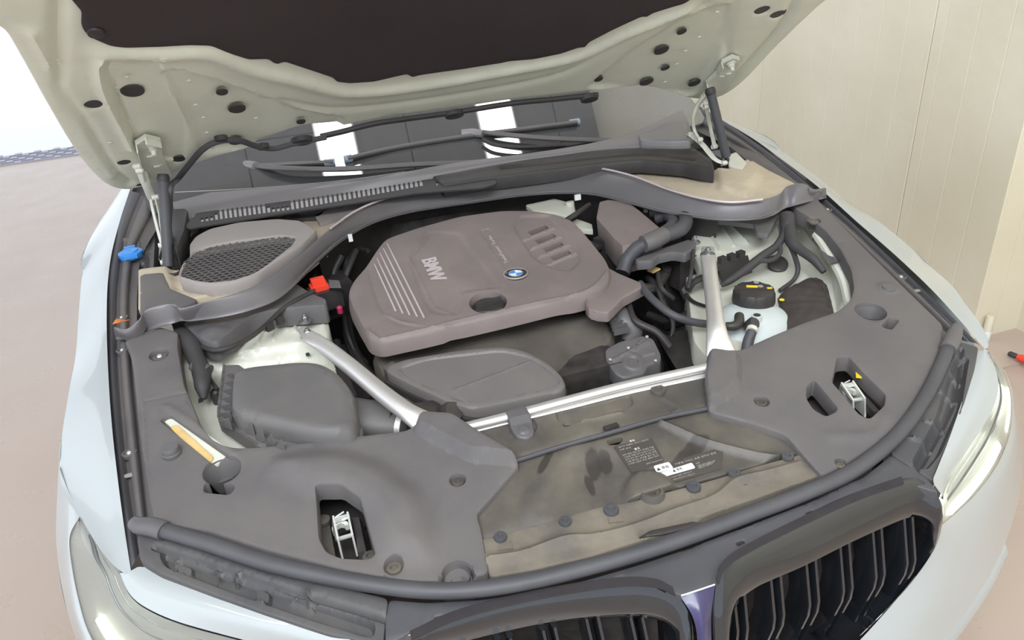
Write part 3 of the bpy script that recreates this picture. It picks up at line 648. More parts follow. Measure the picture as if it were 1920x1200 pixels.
SUPM = [(729, 1124), (800, 1130), (900, 1124), (1000, 1110), (1100, 1087), (1200, 1058), (1320, 1018), (1420, 980), (1520, 942), (1620, 894), (1672, 852), (1735, 892), (1762, 925), (1700, 905), (1600, 930), (1480, 985), (1390, 1035), (1352, 1062), (1340, 1096), (1276, 1118), (1240, 1098), (1170, 1090), (1100, 1100), (980, 1122), (860, 1152), (770, 1186), (722, 1210), (722, 1165)]
def hm(x, y): return H0(x, y)-.012
SUPM[12:12] = []
sm_ = sheet('grille_carrier', SUPM, hm, M_RUB, car, rnd=.002, skirt=.02, res=.010, label='smooth dark grey carrier panel above the grilles',
   holes=[hp([(812, 1146), (828, 1142), (832, 1148), (816, 1152)]), hp([(993, 1103), (1008, 1100), (1012, 1106), (997, 1109)]), hp([(1152, 1072), (1168, 1069), (1172, 1075), (1156, 1078)]),
          hp([(1380, 1007), (1394, 1001), (1398, 1006), (1385, 1012)]), hp([(1512, 950), (1526, 945), (1530, 950), (1517, 955)]), hp([(1643, 899), (1656, 897), (1659, 902), (1647, 904)])], hlocal=True, hr=.002,
   mods=[('line', [(1320, 1020), (1440, 975), (1600, 905)], .002, .006)])
for u, v in ((822, 1147), (1002, 1105), (1162, 1074), (1388, 1007), (1520, 950), (1651, 901)):
    MB().box(hit(u, v, hm)-[0, 0, .018], .03, .02, .004).build('slot_bottom', M_VOID, sm_, smooth=0)
# ---- the twin grilles: gloss black surrounds with slats
def kidney(outer, inner, zo, zi, lab, slats):
    K = empty('grille', P(outer[0]+(zo[0],))); K.parent = car; K.location = Vector(P(outer[0]+(zo[0],)))-worldloc(car); prop(K, lab)
    n = 90
    def loop(px, z, dy=0, dz=0):
        pts = [P((u, v, zz))+np.array([0, dy, dz]) for (u, v), zz in zip(px, z)]; pts.append(pts[0])
        return catm(pts, n)
    A, B = loop(outer, zo), loop(inner, zi)
    R = [A+np.array([0, .012, -.010]), A, A+(B-A)*.10+np.array([0, -.002, .005]), A+(B-A)*.4+np.array([0, -.006, .006]), A+(B-A)*.8+np.array([0, -.006, .003]), B, B+np.array([0, .010, -.004]), B+np.array([0, .05, -.01])]
    m = MB(); v = np.vstack(R).tolist(); f = [[i*n+j, i*n+j+1, (i+1)*n+j+1, (i+1)*n+j] for i in range(len(R)-1) for j in range(n-1)]
    m.add(v, f).build('grille_frame', M_GLOSS, K, smooth=60, label='gloss black rounded surround')
    c = B.mean(0)
    bk = MB().add([tuple(p+np.array([0, .07, -.02])) for p in B[:-1]]+[tuple(c+np.array([0, .09, -.03]))], [[i, (i+1) % (n-1), n-1] for i in range(n-1)]).build('grille_back', M_VOID, K, smooth=0)
    for (x0, z0, x1, z1) in slats:
        # bar profile: upright blade, kinked forward at mid height
        y0 = .20+.06*x0*x0*2; top = np.array([x0, y0, z0]); mid = np.array([x0+(x1-x0)*.35, y0-.022, z0-.10]); bot = np.array([x1, y0-.005, z1])
        hw = .0042
        mb = MB(); R2 = []
        for q, dy in ((top+[0, .012, 0], 0), (mid+[0, 0, .012], 0), (mid-[0, 0, .012], 0), (bot, 0)):
            R2.append([q+np.array([-hw, .002, 0]), q+np.array([-hw*.5, -.003, 0]), q+np.array([hw*.5, -.003, 0]), q+np.array([hw, .002, 0]), q+np.array([hw, .045, 0]), q+np.array([-hw, .045, 0])])
        mb.rings(R2).build('grille_slat', M_GLOSS, K, smooth=30)
KRO = [(1336, 1200), (1334, 1150), (1338, 1098), (1352, 1062), (1390, 1033), (1480, 985), (1600, 928), (1700, 897), (1738, 908), (1763, 940), (1766, 975), (1748, 1030), (1702, 1098), (1640, 1165), (1560, 1240), (1450, 1320), (1370, 1310), (1342, 1260)]
KRZ = [.66, .70, .735, .752, .758, .762, .766, .765, .752, .728, .685, .625, .565, .525, .49, .46, .50, .60]
KRI = [(1368, 1200), (1372, 1160), (1385, 1128), (1415, 1103), (1450, 1086), (1510, 1060), (1600, 1015), (1690, 975), (1722, 970), (1745, 980), (1750, 1000), (1738, 1035), (1695, 1093), (1632, 1160), (1550, 1232), (1450, 1300), (1390, 1290), (1370, 1245)]
KRIZ = [.65, .68, .695, .700, .702, .704, .706, .705, .700, .690, .67, .62, .56, .52, .488, .465, .50, .59]
SL = []
for t in range(6):
    x = .075+t*.064
    SL += [(x, .712, x-.012, .50), (x+.017, .712, x+.004, .50)]
kidney(KRO, KRI, KRZ, KRIZ, 'gloss black grille with paired upright slats beside the lit lamp', SL)
KLO = [(760, 1192), (870, 1150), (1000, 1118), (1150, 1090), (1232, 1096), (1276, 1122), (1296, 1160), (1303, 1205), (1302, 1270), (1290, 1340), (1200, 1400), (1000, 1400), (820, 1380), (740, 1300), (735, 1230)]
KLZ = [.757, .760, .762, .760, .752, .735, .71, .67, .61, .55, .48, .46, .50, .62, .71]
KLI = [(850, 1212), (960, 1186), (1080, 1165), (1190, 1158), (1235, 1163), (1262, 1178), (1272, 1200), (1276, 1230), (1276, 1275), (1262, 1330), (1190, 1370), (1010, 1372), (850, 1350), (800, 1290), (805, 1240)]
KLIZ = [.70, .70, .70, .698, .695, .69, .68, .66, .61, .56, .50, .48, .51, .60, .66]
SL = []
for t in range(6):
    x = -.075-t*.064
    SL += [(x, .708, x+.012, .50), (x-.017, .708, x-.004, .50)]
kidney(KLO, KLI, KLZ, KLIZ, 'gloss black grille cut by the lower photo edge', SL)
M_BAND = mat('dark_foam_band', srgb(50, 47, 50), .85, grain=.4, gscale=300, blotch=.12, bscale=30)
for up_, z_ in (([(768, 1183), (860, 1142), (1000, 1107), (1150, 1083), (1225, 1084), (1262, 1100)], .764), ([(1342, 1082), (1356, 1052), (1390, 1026), (1480, 980), (1600, 925), (1690, 893)], .768)):
    lo_ = [(u+ (4 if i > 0 else 3), v+15) for i, (u, v) in enumerate(up_)] if z_ < .765 else [(u+5, v+12) for u, v in up_]
    loft('foam_band', [[(u, v, z_) for u, v in up_], [(u, v, z_+.002) for u, v in lo_]], M_BAND, car, n=40, sub=2, thick=.004, label='dark foam band along the top of the grille')
# centre piece between the grilles
loft('nose_piece', [[(1276, 1118, .742), (1300, 1160, .72), (1308, 1210, .68), (1308, 1300, .60)], [(1310, 1108, .745), (1318, 1155, .725), (1320, 1210, .685), (1320, 1300, .60)], [(1341, 1096, .742), (1334, 1150, .71), (1334, 1205, .67), (1336, 1300, .60)]], M_PURPLE, car, n=20, sub=4, label='indigo painted strip between the grilles')
tube('nose_piece_edge', [(1277, 1117, .746), (1308, 1107, .749), (1340, 1096, .746)], .0012, M_LABW, car, n=6)

# ---- radiator support: dusty centre panel, front strip, bolts, beam
def hc(x, y): return H0(x, y)-.012
CEN = [(872, 806), (1000, 780), (1100, 755), (1200, 728), (1322, 700), (1330, 770), (1400, 785), (1475, 815), (1500, 848), (1400, 878), (1300, 906), (1200, 936), (1050, 972), (905, 1012), (890, 985), (893, 960), (960, 890), (965, 866), (905, 830)]
def wiped(m, marks, col):
    nt = m.node_tree; N = nt.nodes.new; L = nt.links.new; b = nt.nodes['Principled BSDF']
    src = b.inputs['Base Color'].links[0].from_socket; geo = N('ShaderNodeNewGeometry'); nz = N('ShaderNodeTexNoise'); nz.inputs['Scale'].default_value = 40; L(geo.outputs['Position'], nz.inputs['Vector'])
    for (u, v), rx, ry, ang in marks:
        c = hit(u, v, hc)
        mp = N('ShaderNodeMapping'); mp.vector_type = 'TEXTURE'; mp.inputs['Location'].default_value = tuple(c); mp.inputs['Rotation'].default_value = (0, 0, ang); mp.inputs['Scale'].default_value = (rx, ry, .1); L(geo.outputs['Position'], mp.inputs['Vector'])
        ln = N('ShaderNodeVectorMath'); ln.operation = 'LENGTH'; L(mp.outputs[0], ln.inputs[0]); ad = N('ShaderNodeMath'); ad.operation = 'MULTIPLY_ADD'; L(nz.outputs['Fac'], ad.inputs[0]); ad.inputs[1].default_value = .7; L(ln.outputs['Value'], ad.inputs[2])
        mr = N('ShaderNodeMapRange'); mr.interpolation_type = 'SMOOTHSTEP'; mr.inputs['From Min'].default_value = 1.15; mr.inputs['From Max'].default_value = 1.5; mr.inputs['To Min'].default_value = .85; mr.inputs['To Max'].default_value = 0; L(ad.outputs[0], mr.inputs['Value'])
        mx = N('ShaderNodeMix'); mx.data_type = 'RGBA'; L(mr.outputs[0], mx.inputs[0]); L(src, mx.inputs[6]); mx.inputs[7].default_value = col; src = mx.outputs[2]
    L(src, b.inputs['Base Color'])
M_RADC = mat('dusty_radiator_cover_plastic', srgb(74, 71, 68), .42, grain=.2, dust=srgb(124, 116, 100), dscale=7, damt=.5)
wiped(M_RADC, [((1112, 868), .013, .034, -.25), ((1135, 862), .012, .026, -.25), ((1106, 905), .007, .022, -.1), ((1022, 868), .007, .030, -.75), ((1300, 842), .050, .014, .5), ((1280, 862), .030, .012, .5)], srgb(52, 48, 46))
cen = sheet('radiator_cover', CEN, hc, M_RADC, car, res=.008, rnd=.002, skirt=.01, label='dusty dark plastic radiator cover with warning labels',
   holes=[hp([(1136, 814), (1164, 807), (1168, 814), (1160, 822), (1142, 823)]), hp([(1054, 784), (1066, 779), (1072, 783), (1066, 788), (1056, 789)]), hp([(1088, 775), (1100, 770), (1106, 774), (1100, 779), (1090, 780)]), hp([(1152, 757), (1164, 752), (1170, 756), (1164, 761), (1154, 762)])], hlocal=True, hr=.004,
   mods=[('poly', [(1040, 772), (1180, 738), (1188, 754), (1178, 766), (1070, 795), (1050, 792)], -.006, .004), ('line', [(1090, 793), (1165, 774)], .003, .003),
         ('line', [(980, 858), (1140, 812), (1240, 785), (1322, 766)], -.004, .006), ('poly', [(905, 1012), (1040, 975), (1060, 870), (1140, 840), (1180, 880), (1190, 940), (1200, 936), (1100, 975)], -.006, .03),
         ('line', [(1240, 795), (1330, 832), (1420, 855), (1490, 862)], .009, .007), ('line', [(1225, 800), (1260, 840), (1270, 860)], .004, .012), ('line', [(1100, 800), (1030, 900), (990, 960)], .004, .014),
         ('disc', (1219, 925), .040, .012, .016), ('disc', (982, 798), .022, -.004, .004), ('line', [(1240, 745), (1270, 765), (1262, 775)], .003, .004), ('noise', .001, 30)])
tube('cable_rail', [(968, 864, lambda x, y: hc(x, y)+.004), (1050, 838, lambda x, y: hc(x, y)+.005), (1145, 811, lambda x, y: hc(x, y)+.006), (1240, 784, lambda x, y: hc(x, y)+.005), (1328, 766, lambda x, y: hc(x, y)+.004)], .0042, M_RUB, car, n=10, label='thin grey release cable running across the cover')
cb = hit(1146, 808, hc); MB().box(cb+[0, 0, .008], .026, .010, .006, math.radians(5)).build('cable_clip', M_BLACK, car, smooth=0)
def stain(px, m=M_BLACK, dz=.0004):
    pass
# front strip of the panel with bolts
STR = [(900, 1012), (1050, 972), (1128, 950), (1200, 936), (1290, 912), (1305, 908), (1400, 880), (1505, 850), (1540, 890), (1480, 912), (1400, 940), (1300, 975), (1200, 1015), (1100, 1045), (1000, 1068), (918, 1082)]
stp = sheet('front_strip', STR, lambda x, y: hc(x, y)+.005, M_DUSTY2, car, res=.008, rnd=.002, skirt=.014, label='dusty front strip with a moulded rib and plastic clips',
   mods=[('line', [(912, 1052), (980, 1040), (1060, 1014), (1110, 1010), (1180, 995), (1260, 965), (1340, 935), (1380, 905), (1440, 890), (1500, 872)], .010, .007), ('seg', [(1200, 1004), (1308, 970), (1318, 978)], -.006, .003), ('noise', .001, 40)])
slot_ = sheet('strip_slot', [(1196, 1008), (1220, 994), (1300, 977), (1314, 981), (1310, 986), (1240, 1002)], lambda x, y: hc(x, y)+.0065, M_BLACK, stp, res=.01, rnd=.001, skirt=.001, cr=.003)
for (u, v, r) in ((939, 1013, .010), (1060, 984, .010), (1146, 962, .012), (1300, 919, .012), (1376, 894, .010), (1476, 863, .010)):
    clip(u, v, r, stp, h=hc, dz=.006, m=M_RUB, name='push_clip')
    c = hit(u+8, v+16, hc); MB().box(c+[0, 0, .005], .022, .014, .003, -.2).build('clip_tongue', M_DUSTY2, stp, smooth=0)
c = hit(1222, 930, hc)+[0, 0, .008]
MB().lathe(c, [(.022, -.006), (.018, .002), (.014, .003), (.013, -.002), (.006, -.002), (.005, -.006), (.001, -.006)], 24).build('bolt_socket', M_DUSTY, cen)
for (u, v) in ((1234, 733),):
    clip(u, v, .014, cen, h=hc, dz=.001, m=M_DUSTY)
# warning labels
def onto(fr_pts, dz): return [hit(u, v, hc)+np.array([0, 0, dz]) for u, v in fr_pts]
def label_quad(name, px, m, parent, dz, r=.003, **k):
    c = [tuple(hit(u, v, hc)[:2]) for u, v in px]
    return sheet(name, c, lambda x, y: hc(x, y)+dz, m, parent, local=True, res=.01, rnd=0, skirt=.0004, cr=r, **k)
lb1 = label_quad('warning_label', [(1150, 838), (1222, 822), (1246, 866), (1184, 888)], M_LABD, cen, .0016, label='dark film label with rows of small white print')
lb2 = label_quad('warning_label', [(1256, 868), (1340, 843), (1356, 848), (1353, 880), (1268, 905), (1240, 895)], M_LABD, cen, .0015, label='dark film label with white boxes and small print')
w1 = label_quad('white_box', [(1225, 877), (1254, 869), (1263, 881), (1232, 890)], M_LABW, cen, .0035)
w2 = label_quad('white_box', [(1238, 889), (1297, 870), (1304, 880), (1244, 897)], M_LABW, cen, .0030)
FONTJ = None
def text_on(body, px0, px1, hgt, h, parent, m, name, dz=.001, flip=1, align='LEFT', ext=.0002, bold=0, fr=WF, xs=None):
    """flat lettering on a surface: baseline from px0 to px1"""
    a, b = hit(px0[0], px0[1], h, fr), hit(px1[0], px1[1], h, fr); a, b = fr.glob(a), fr.glob(b)
    X = b-a; ln = np.linalg.norm(X); X /= ln
    q = fr.loc((a+b)/2); e = 1e-3
    nz = fr.glob(np.array([q[0], q[1], 0])+np.array([-(_hv(h, q[0]+e, q[1])-_hv(h, q[0]-e, q[1]))/(2*e), -(_hv(h, q[0], q[1]+e)-_hv(h, q[0], q[1]-e))/(2*e), 1]))-fr.glob(np.array([q[0], q[1], 0]))
    nz /= np.linalg.norm(nz); Y = np.cross(nz, X); Y /= np.linalg.norm(Y); nz = np.cross(X, Y)
    cu = bpy.data.curves.new(name, 'FONT'); cu.body = body; cu.size = 1; cu.extrude = 0; cu.offset = bold
    o = bpy.data.objects.new(name, cu); COL.objects.link(o); bpy.context.view_layer.update()
    dg = bpy.context.evaluated_depsgraph_get(); me = bpy.data.meshes.new_from_object(o.evaluated_get(dg))
    bpy.data.objects.remove(o); co = np.array([v.co[:] for v in me.vertices])
    if len(co) == 0: return None
    lo, hi = co.min(0), co.max(0)
    co = (co-[lo[0], 0 if lo[1] > -.05 else 0, 0])*[ln/(hi[0]-lo[0]), hgt/max(hi[1], .01), 0]
    W_ = a+co[:, :1]*X+co[:, 1:2]*Y+nz*dz
    faces = [list(p.vertices) for p in me.polygons]; bpy.data.meshes.remove(me)
    o = mk(name, W_, faces, m, parent, smooth=0)
    if ext:
        md = o.modifiers.new('thick', 'SOLIDIFY'); md.thickness = ext*2; md.offset = 0
    return o
def rows(px_start, px_end, n, step, words, lb):
    for i, wd in enumerate(words):
        p0 = (px_start[0]+step[0]*i, px_start[1]+step[1]*i); p1 = (px_end[0]+step[0]*i, px_end[1]+step[1]*i)
        text_on(wd, p0, p1, .0026, hc, lb, M_LABG, 'small_print', .0026)
K = ['주의', '엔진룸 작업 전에 설명서를 읽으십시오', '경고', '냉각팬은 시동을 꺼도 회전할 수 있습니다']
text_on('주의', (1181, 831), (1190, 829), .004, hc, lb1, M_LABW, 'small_print', .0026)
text_on('냉각수 보충은 반드시 엔진이', (1160, 842), (1216, 827), .0032, hc, lb1, M_LABG, 'small_print', .0026)
text_on('식은 후에', (1162, 847), (1183, 842), .003, hc, lb1, M_LABG, 'small_print', .0026)
text_on('경고', (1190, 846), (1200, 843), .004, hc, lb1, M_LABW, 'small_print', .0026)
for i, t_ in enumerate(('냉각 팬은 엔진 정지 후에도 작동', '고전압 부품 주의 손대지 마시오', '손과 옷이 닿지 않게 하시오 위험', '시동 중에는 뚜껑을 열지 말 것', '자세한 내용은 취급 설명서 참조')):
    text_on(t_, (1168+i*2.7, 857+i*4.2), (1226+i*2.4, 841+i*4.0), .0031, hc, lb1, M_LABG, 'small_print', .0026)
text_on('BMW Group Korea', (1213, 873), (1242, 864), .0028, hc, lb1, M_LABG, 'small_print', .0026)
text_on('▲ 주의', (1232, 886), (1254, 880), .006, hc, w1, M_INK, 'small_print', .0045)
text_on('▲ 주의', (1262, 888), (1279, 883), .005, hc, w2, M_INK, 'small_print', .004)
text_on('차종별 서비스 표준 냉각수 용량', (1266, 874), (1343, 852), .0036, hc, lb2, M_LABG, 'small_print', .0026)
text_on('구분 사용', (1305, 873), (1312, 870), .003, hc, lb2, M_LABG, 'small_print', .0026)
for i in range(4): text_on('규정된 냉각수 제품만 사용', (1307+i*1.0, 876+i*1.8), (1341-i*2, 866+i*2.1), .0018, hc, lb2, M_LABG, 'small_print', .0026)
text_on('반드시 규정된 제품을 사용하십시오', (1250, 900), (1298, 886), .0026, hc, cen, M_LABG, 'small_print', .0014)
text_on('서비스 센터에 문의하시기 바랍니다', (1252, 905), (1303, 890), .0026, hc, cen, M_LABG, 'small_print', .0014)
# aluminium cross beam and its clip
def hb(x, y): return H0(x, y)-.002
be = MB().tube([(864, 803, hb), (960, 779, hb), (1060, 752, hb), (1180, 721, hb), (1330, 688, hb)], .0095, n=14, m=40, flat=.8).build('cross_beam', M_ALU, car, label='bright aluminium cross beam behind the radiator cover')
MB().tube([(872, 810, hc), (960, 788, hc), (1060, 764, hc), (1180, 734, hc), (1330, 702, hc)], .0075, n=10, m=40, flat=.5).build('beam_flange', M_ALU, be)
bc = hit(970, 774, hb)
bk = MB()
a0 = [(945, 770), (985, 758), (996, 778), (1002, 800), (988, 812), (966, 808), (958, 795), (952, 780)]
bk_ = sheet('beam_bracket', a0, lambda x, y: hb(x, y)+.010, M_TRIM2, car, res=.006, rnd=.004, skirt=.02, cr=.008, label='dark plastic bracket clipped over the beam', mods=[('poly', [(948, 788), (1000, 776), (1010, 830), (950, 830)], -.012, .006), ('disc', (982, 796), .009, .003, .003)])
MB().box(hit(968, 784, hb)+[0, 0, .006], .014, .010, .004, .2).build('bracket_window', M_ALU, bk_, smooth=0)

# ================================================================== under the bonnet
# dark body shell below everything
sh = MB()
sh.box((0, 1.10, .30), 1.66, 1.0, .04)                     # undertray
sh.box((0, .45, .30), 1.1, .4, .04)
sh.box((-.72, .98, .56), .03, .80, .30); sh.box((.72, .98, .56), .03, .80, .30)
sh.box((0, 1.50, .62), 1.66, .04, .50)                     # bulkhead
sh.build('bay_shell', M_VOID, car, smooth=0, label='dark inner body shell under the engine bay')
MB().box((0, .52, .52), 1.15, .08, .44).build('radiator', M_BLACK, car, smooth=0)
# engine mass
eng = MB()
eng.box((-.09, 1.02, .60), .46, .56, .32)
eng.build('engine_block', M_VOID, car, smooth=0, label='dark engine block beneath its cover')

def hw_(x, y): return .835+.05*(y-.9)
# inner wings, painted white
WL = [(322, 640), (345, 620), (430, 602), (470, 587), (548, 574), (590, 570), (606, 576), (617, 608), (622, 660), (632, 700), (640, 790), (500, 850), (430, 850), (395, 822), (365, 770), (340, 715)]
iw = sheet('inner_wing', WL, hw_, M_BAYW, car, res=.009, rnd=.006, skirt=.10, cr=.015, label='white painted strut tower and inner wing',
   mods=[('poly', [(340, 690), (420, 668), (560, 645), (625, 650), (650, 830), (380, 860)], -.035, .03, .02), ('seg', [(505, 590), (484, 646)], .008, .003), ('seg', [(525, 592), (514, 640)], .008, .003), ('seg', [(551, 583), (555, 622)], .008, .003),
         ('line', [(440, 610), (500, 585), (540, 620)], .004, .008), ('line', [(598, 580), (612, 630), (614, 680)], .004, .004), ('poly', [(590, 566), (625, 566), (625, 600), (600, 590)], -.02, .01)])
MB().lathe(hit(577, 665, lambda x, y: hw_(x, y)-.017), [(.004, -.002), (.004, .003), (.001, .003)], 10).build('drain_hole', M_BLACK, iw)
def bolt(u, v, z, parent, r=.011, m=M_STEEL, tall=.016):
    c = P((u, v, z)); b = MB().lathe(c, [(r*1.3, 0), (r*1.3, .002), (r, .0045), (r*.9, .005)], 24)
    b.lathe(c, [(r*.66, .004), (r*.66, .012), (r*.55, .0135)], 6); b.lathe(c, [(r*.38, .012), (r*.38, tall), (r*.3, tall+.002)], 14)
    return b.build('tower_bolt', m, parent, label='hexagon tower bolt with round flange')
bolt(573, 603, .862, iw); bolt(578, 630, .862, iw, .012)
WR = [(1294, 462), (1300, 440), (1332, 424), (1372, 410), (1425, 412), (1458, 418), (1465, 455), (1440, 462), (1405, 478), (1348, 486), (1334, 520), (1310, 500)]
iwr = sheet('strut_tower', WR, hw_, M_BAYW, car, res=.008, rnd=.006, skirt=.022, cr=.012, label='white painted strut tower with pressed ribs',
   mods=[('seg', [(1328, 432), (1350, 470)], .006, .003), ('seg', [(1352, 425), (1376, 462)], .007, .004), ('seg', [(1372, 428), (1400, 456)], .007, .004), ('line', [(1335, 428), (1390, 412), (1420, 430)], .004, .01)])
def hwl(x, y): return .800+.06*(y-.8)
WR2 = [(1285, 505), (1310, 470), (1350, 478), (1470, 430), (1500, 405), (1530, 440), (1560, 490), (1596, 555), (1600, 575), (1500, 650), (1350, 700), (1300, 640)]
iw2 = sheet('inner_wing', WR2, lambda x, y: hwl(x, y)-.02, M_BAYW, car, res=.009, rnd=.004, skirt=.12, cr=.02, label='white painted inner wing round the coolant tank',
   mods=[('line', [(1470, 450), (1505, 520), (1540, 580)], .010, .02), ('poly', [(1490, 400), (1620, 400), (1620, 600), (1575, 590), (1560, 500)], .035, .012)])
MB().lathe(hit(1459, 494, lambda x, y: hwl(x, y)-.006), [(.024, -.008), (.0235, .001), (.020, .003), (.001, .003)], 28, axis=(-.15, -.45, .85)).build('rubber_grommet', M_BLACK, iw2, label='round black grommet')
bolt(1302, 455, .868, iwr); bolt(1327, 478, .872, iwr, .013)
# black liner beside the tank
sheet('wheel_arch_duct', [(1456, 546), (1500, 520), (1535, 512), (1556, 530), (1568, 580), (1566, 640), (1480, 655), (1470, 600)], lambda x, y: .80-.6*((x-.62)**2)-.0*y, M_DUCT, car, res=.007, rnd=.02, skirt=.08, cr=.02, label='crinkled black duct behind the coolant tank', mods=[('noise', .002, 120), ('seg', [(1524, 515), (1566, 575)], -.003, .002)])
# rails at the edge of the bay, right
for off, m_, r_ in ((0, M_BLACK, .006), (7, M_ALU, .003), (-8, M_BAYW, .010)):
    tube('bay_edge_rail', [(1538+off, 440, .86), (1562+off, 478, .84), (1588+off, 525, .82), (1600+off, 572, .805)], r_, m_, car, n=8)
rl = MB(); 
MB().prism([P((u, v, .83)) for u, v in ((1522, 448), (1535, 444), (1572, 492), (1556, 494))], [P((u, v, .845)) for u, v in ((1522, 448), (1535, 444), (1572, 492), (1556, 494))]).build('rail_cover', M_TRIM2, car, smooth=0)

# ---- coolant tank
ct = P((1412, 600, .70)); ct[2] = .68
tank = empty('coolant_tank', ct); tank.parent = car; tank.location = Vector(ct)-worldloc(car); prop(tank, 'milky white coolant tank with a black cap')
tc = P((1414, 612, .775))
def tank_body():
    rs = []
    for r, z in ((.098, -.16), (.104, -.10), (.106, -.055), (.102, -.025), (.090, .000), (.070, .018), (.045, .026), (.002, .029)):
        rs.append([tc+np.array([r*1.02*math.cos(a)+.005, r*.92*math.sin(a)+.02, z]) for a in np.linspace(0, 2*math.pi, 40, endpoint=False)])
    return MB().rings(rs)
tank_body().build('tank_body', M_TANK, tank, smooth=60, label='milky white rounded tank body')
cc = P((1413, 560, .805))
cp = MB(); R = []; KC = 1.18
for k_, z in ((.96, -.010), (1.0, -.004), (1.0, .0), (1.0, .018), (.93, .023), (.86, .024)):
    R.append([cc+np.array([.045*k_*g_*math.cos(a), .045*k_*g_*math.sin(a), z]) for a in np.linspace(0, 2*math.pi, 84, endpoint=False) for g_ in [1.0 if z > .0 and math.cos(7*a) > -.2 else (.93 if z > 0 else 1.03)]])
cp.rings(R); cap_ = cp.build('tank_cap', M_BLACK, tank, smooth=40, label='black scalloped screw cap with yellow print')
MB().box(cc+[0, .004, .0235], .080, .018, .003, -.5).build('cap_grip', M_BLACK, cap_, smooth=0)
zc = cc[2]+.0165
for (u, v, a, b, m_, rr) in ((1410, 537, .024, .009, M_YEL, -.5), (1443, 540, .011, .006, M_YEL, -.3)):
    p_ = P((u, v, zc+.009)); MB().box(p_, a, b, .0012, rr).build('cap_print', m_, cap_, smooth=0)
for (u, v) in ((1418, 530), (1426, 537)):
    p_ = P((u, v, zc+.009)); MB().lathe(p_, [(.006, 0), (.006, .001), (.001, .001)], 16).build('cap_symbol', M_LABG, cap_)
nb = P((1419, 596, .806)); MB().lathe(nb, [(.014, -.03), (.012, -.012), (.0105, .006), (.007, .007), (.006, -.004), (.001, -.004)], 20).build('tank_spout', M_TANK, tank)
MB().lathe(nb+[0, 0, .001], [(.0078, 0), (.0078, .006), (.004, .007), (.001, .006)], 16).build('spout_plug', M_BLACK, tank)
MB().lathe(P((1466, 562, .800)), [(.006, 0), (.005, .001)], 10).build('tank_mark', M_YEL, tank)
t1 = MB().lathe(P((1413, 606, .816)), [(.013, -.02), (.0135, .0), (.010, .006)], 18, axis=(.1, -.5, .6)).build('hose_connector', M_BLACK, tank)
tube('coolant_hose', [(1412, 612, .815), (1408, 626, .806), (1402, 645, .79), (1396, 690, .75)], [.010, .0105, .0115, .012], M_RUB, tank, n=12, label='grey hose with a pale arrow')
tube('hose_clamp', [(1411, 616, .813), (1409, 622, .810)], .0118, M_BAYW, tank, n=14)
tube('elbow_connector', [(1356, 611, .812), (1374, 612, .812), (1385, 606, .812), (1386, 592, .815)], [.008, .010, .011, .010], M_BLACK, tank, n=12)
tube('hose_sleeve', [(1349, 610, .813), (1360, 611, .813)], .0085, M_BAYW, tank, n=12)
# ---- braces
def brace(pts, rs, fl, lab):
    return MB().tube(pts, rs, n=20, m=60, flat=fl).build('strut_brace', M_ALU, car, smooth=60, label=lab)
b1 = brace([(566, 616, .868), (585, 634, .870), (612, 652, .866), (660, 690, .862), (710, 732, .852), (760, 770, .842), (790, 790, .828), (812, 806, .804)], [.010, .018, .0175, .0165, .0165, .017, .024, .032], [.25, .35, .7, .95, .95, .9, .55, .25], 'aluminium strut brace running down from the tower beside the air box')
b2 = brace([(1327, 464, .872), (1328, 484, .872), (1331, 510, .868), (1337, 560, .858), (1342, 605, .848), (1346, 635, .834), (1352, 664, .812)], [.014, .0175, .0165, .0165, .0175, .022, .030], [.25, .3, .75, .95, .9, .55, .25], 'aluminium strut brace crossing in front of the coolant tank')

# ---- air filter box
def ha(x, y): return .875+.10*(y-.75)-.9*max(0, (abs(x+.51)-.08))**2
AB = [(435, 690), (470, 681), (560, 672), (600, 674), (635, 692), (664, 728), (668, 770), (664, 808), (590, 806), (560, 800), (440, 774), (429, 762), (430, 720)]
ab = empty('air_filter_box', P((540, 740, .8))); ab.parent = car; ab.location = Vector(P((540, 740, .8)))-worldloc(car); prop(ab, 'dark grey air filter box with a broad smooth lid')
sheet('box_lid', AB, ha, M_BOX, ab, res=.009, rnd=.018, skirt=.06, cr=.03, mods=[('poly', [(560, 690), (660, 740), (660, 790), (600, 800), (480, 770)], -.003, .05)])
FLG = [(419, 684), (448, 683), (470, 700), (460, 780), (600, 820), (640, 812), (680, 800), (680, 850), (520, 850), (480, 835), (408, 786), (408, 770)]
fg = sheet('box_flange', FLG, lambda x, y: .835+.10*(y-.75), M_BOX, ab, res=.009, rnd=.002, skirt=.03, cr=.004, mods=[('seg', [(419, 686), (408, 775), (408, 786), (480, 835)], .006, .003)])
rb = 0
for i in range(7):
    u, v = 434-i*1.0, 703+i*14.2
    a, b = P((u-17, v+1.5, .842)), P((u+2, v-3, .862)); MB().prism([a, b, b+[0, 0, -.025], a+[0, 0, -.012]], [q+np.array([0, .0025, 0]) for q in (a, b, b+[0, 0, -.025], a+[0, 0, -.012])]).build('box_rib', M_BOX, fg, smooth=0)
for i in range(5):
    u, v = 446+i*19, 790+i*10.5
    a, b = P((u-6, v+8, .835)), P((u+4, v-8, .858)); MB().prism([a, b, b+[0, 0, -.03], a+[0, 0, -.012]], [q+np.array([.0025, .0, 0]) for q in (a, b, b+[0, 0, -.03], a+[0, 0, -.012])]).build('box_rib', M_BOX, fg, smooth=0)
MB().box(P((560, 770, .74)), .22, .20, .12, .1).build('box_base', M_BLACK, ab, smooth=0)
MB().lathe(P((477, 826, .80)), [(.008, 0), (.008, .003), (.005, .006), (.001, .007)], 12).build('box_screw', M_ZINC, ab)
MB().lathe(P((478, 832, .81)), [(.006, -.03), (.005, .0), (.001, .002)], 12).build('lamp_screw', M_ZINC, ab)
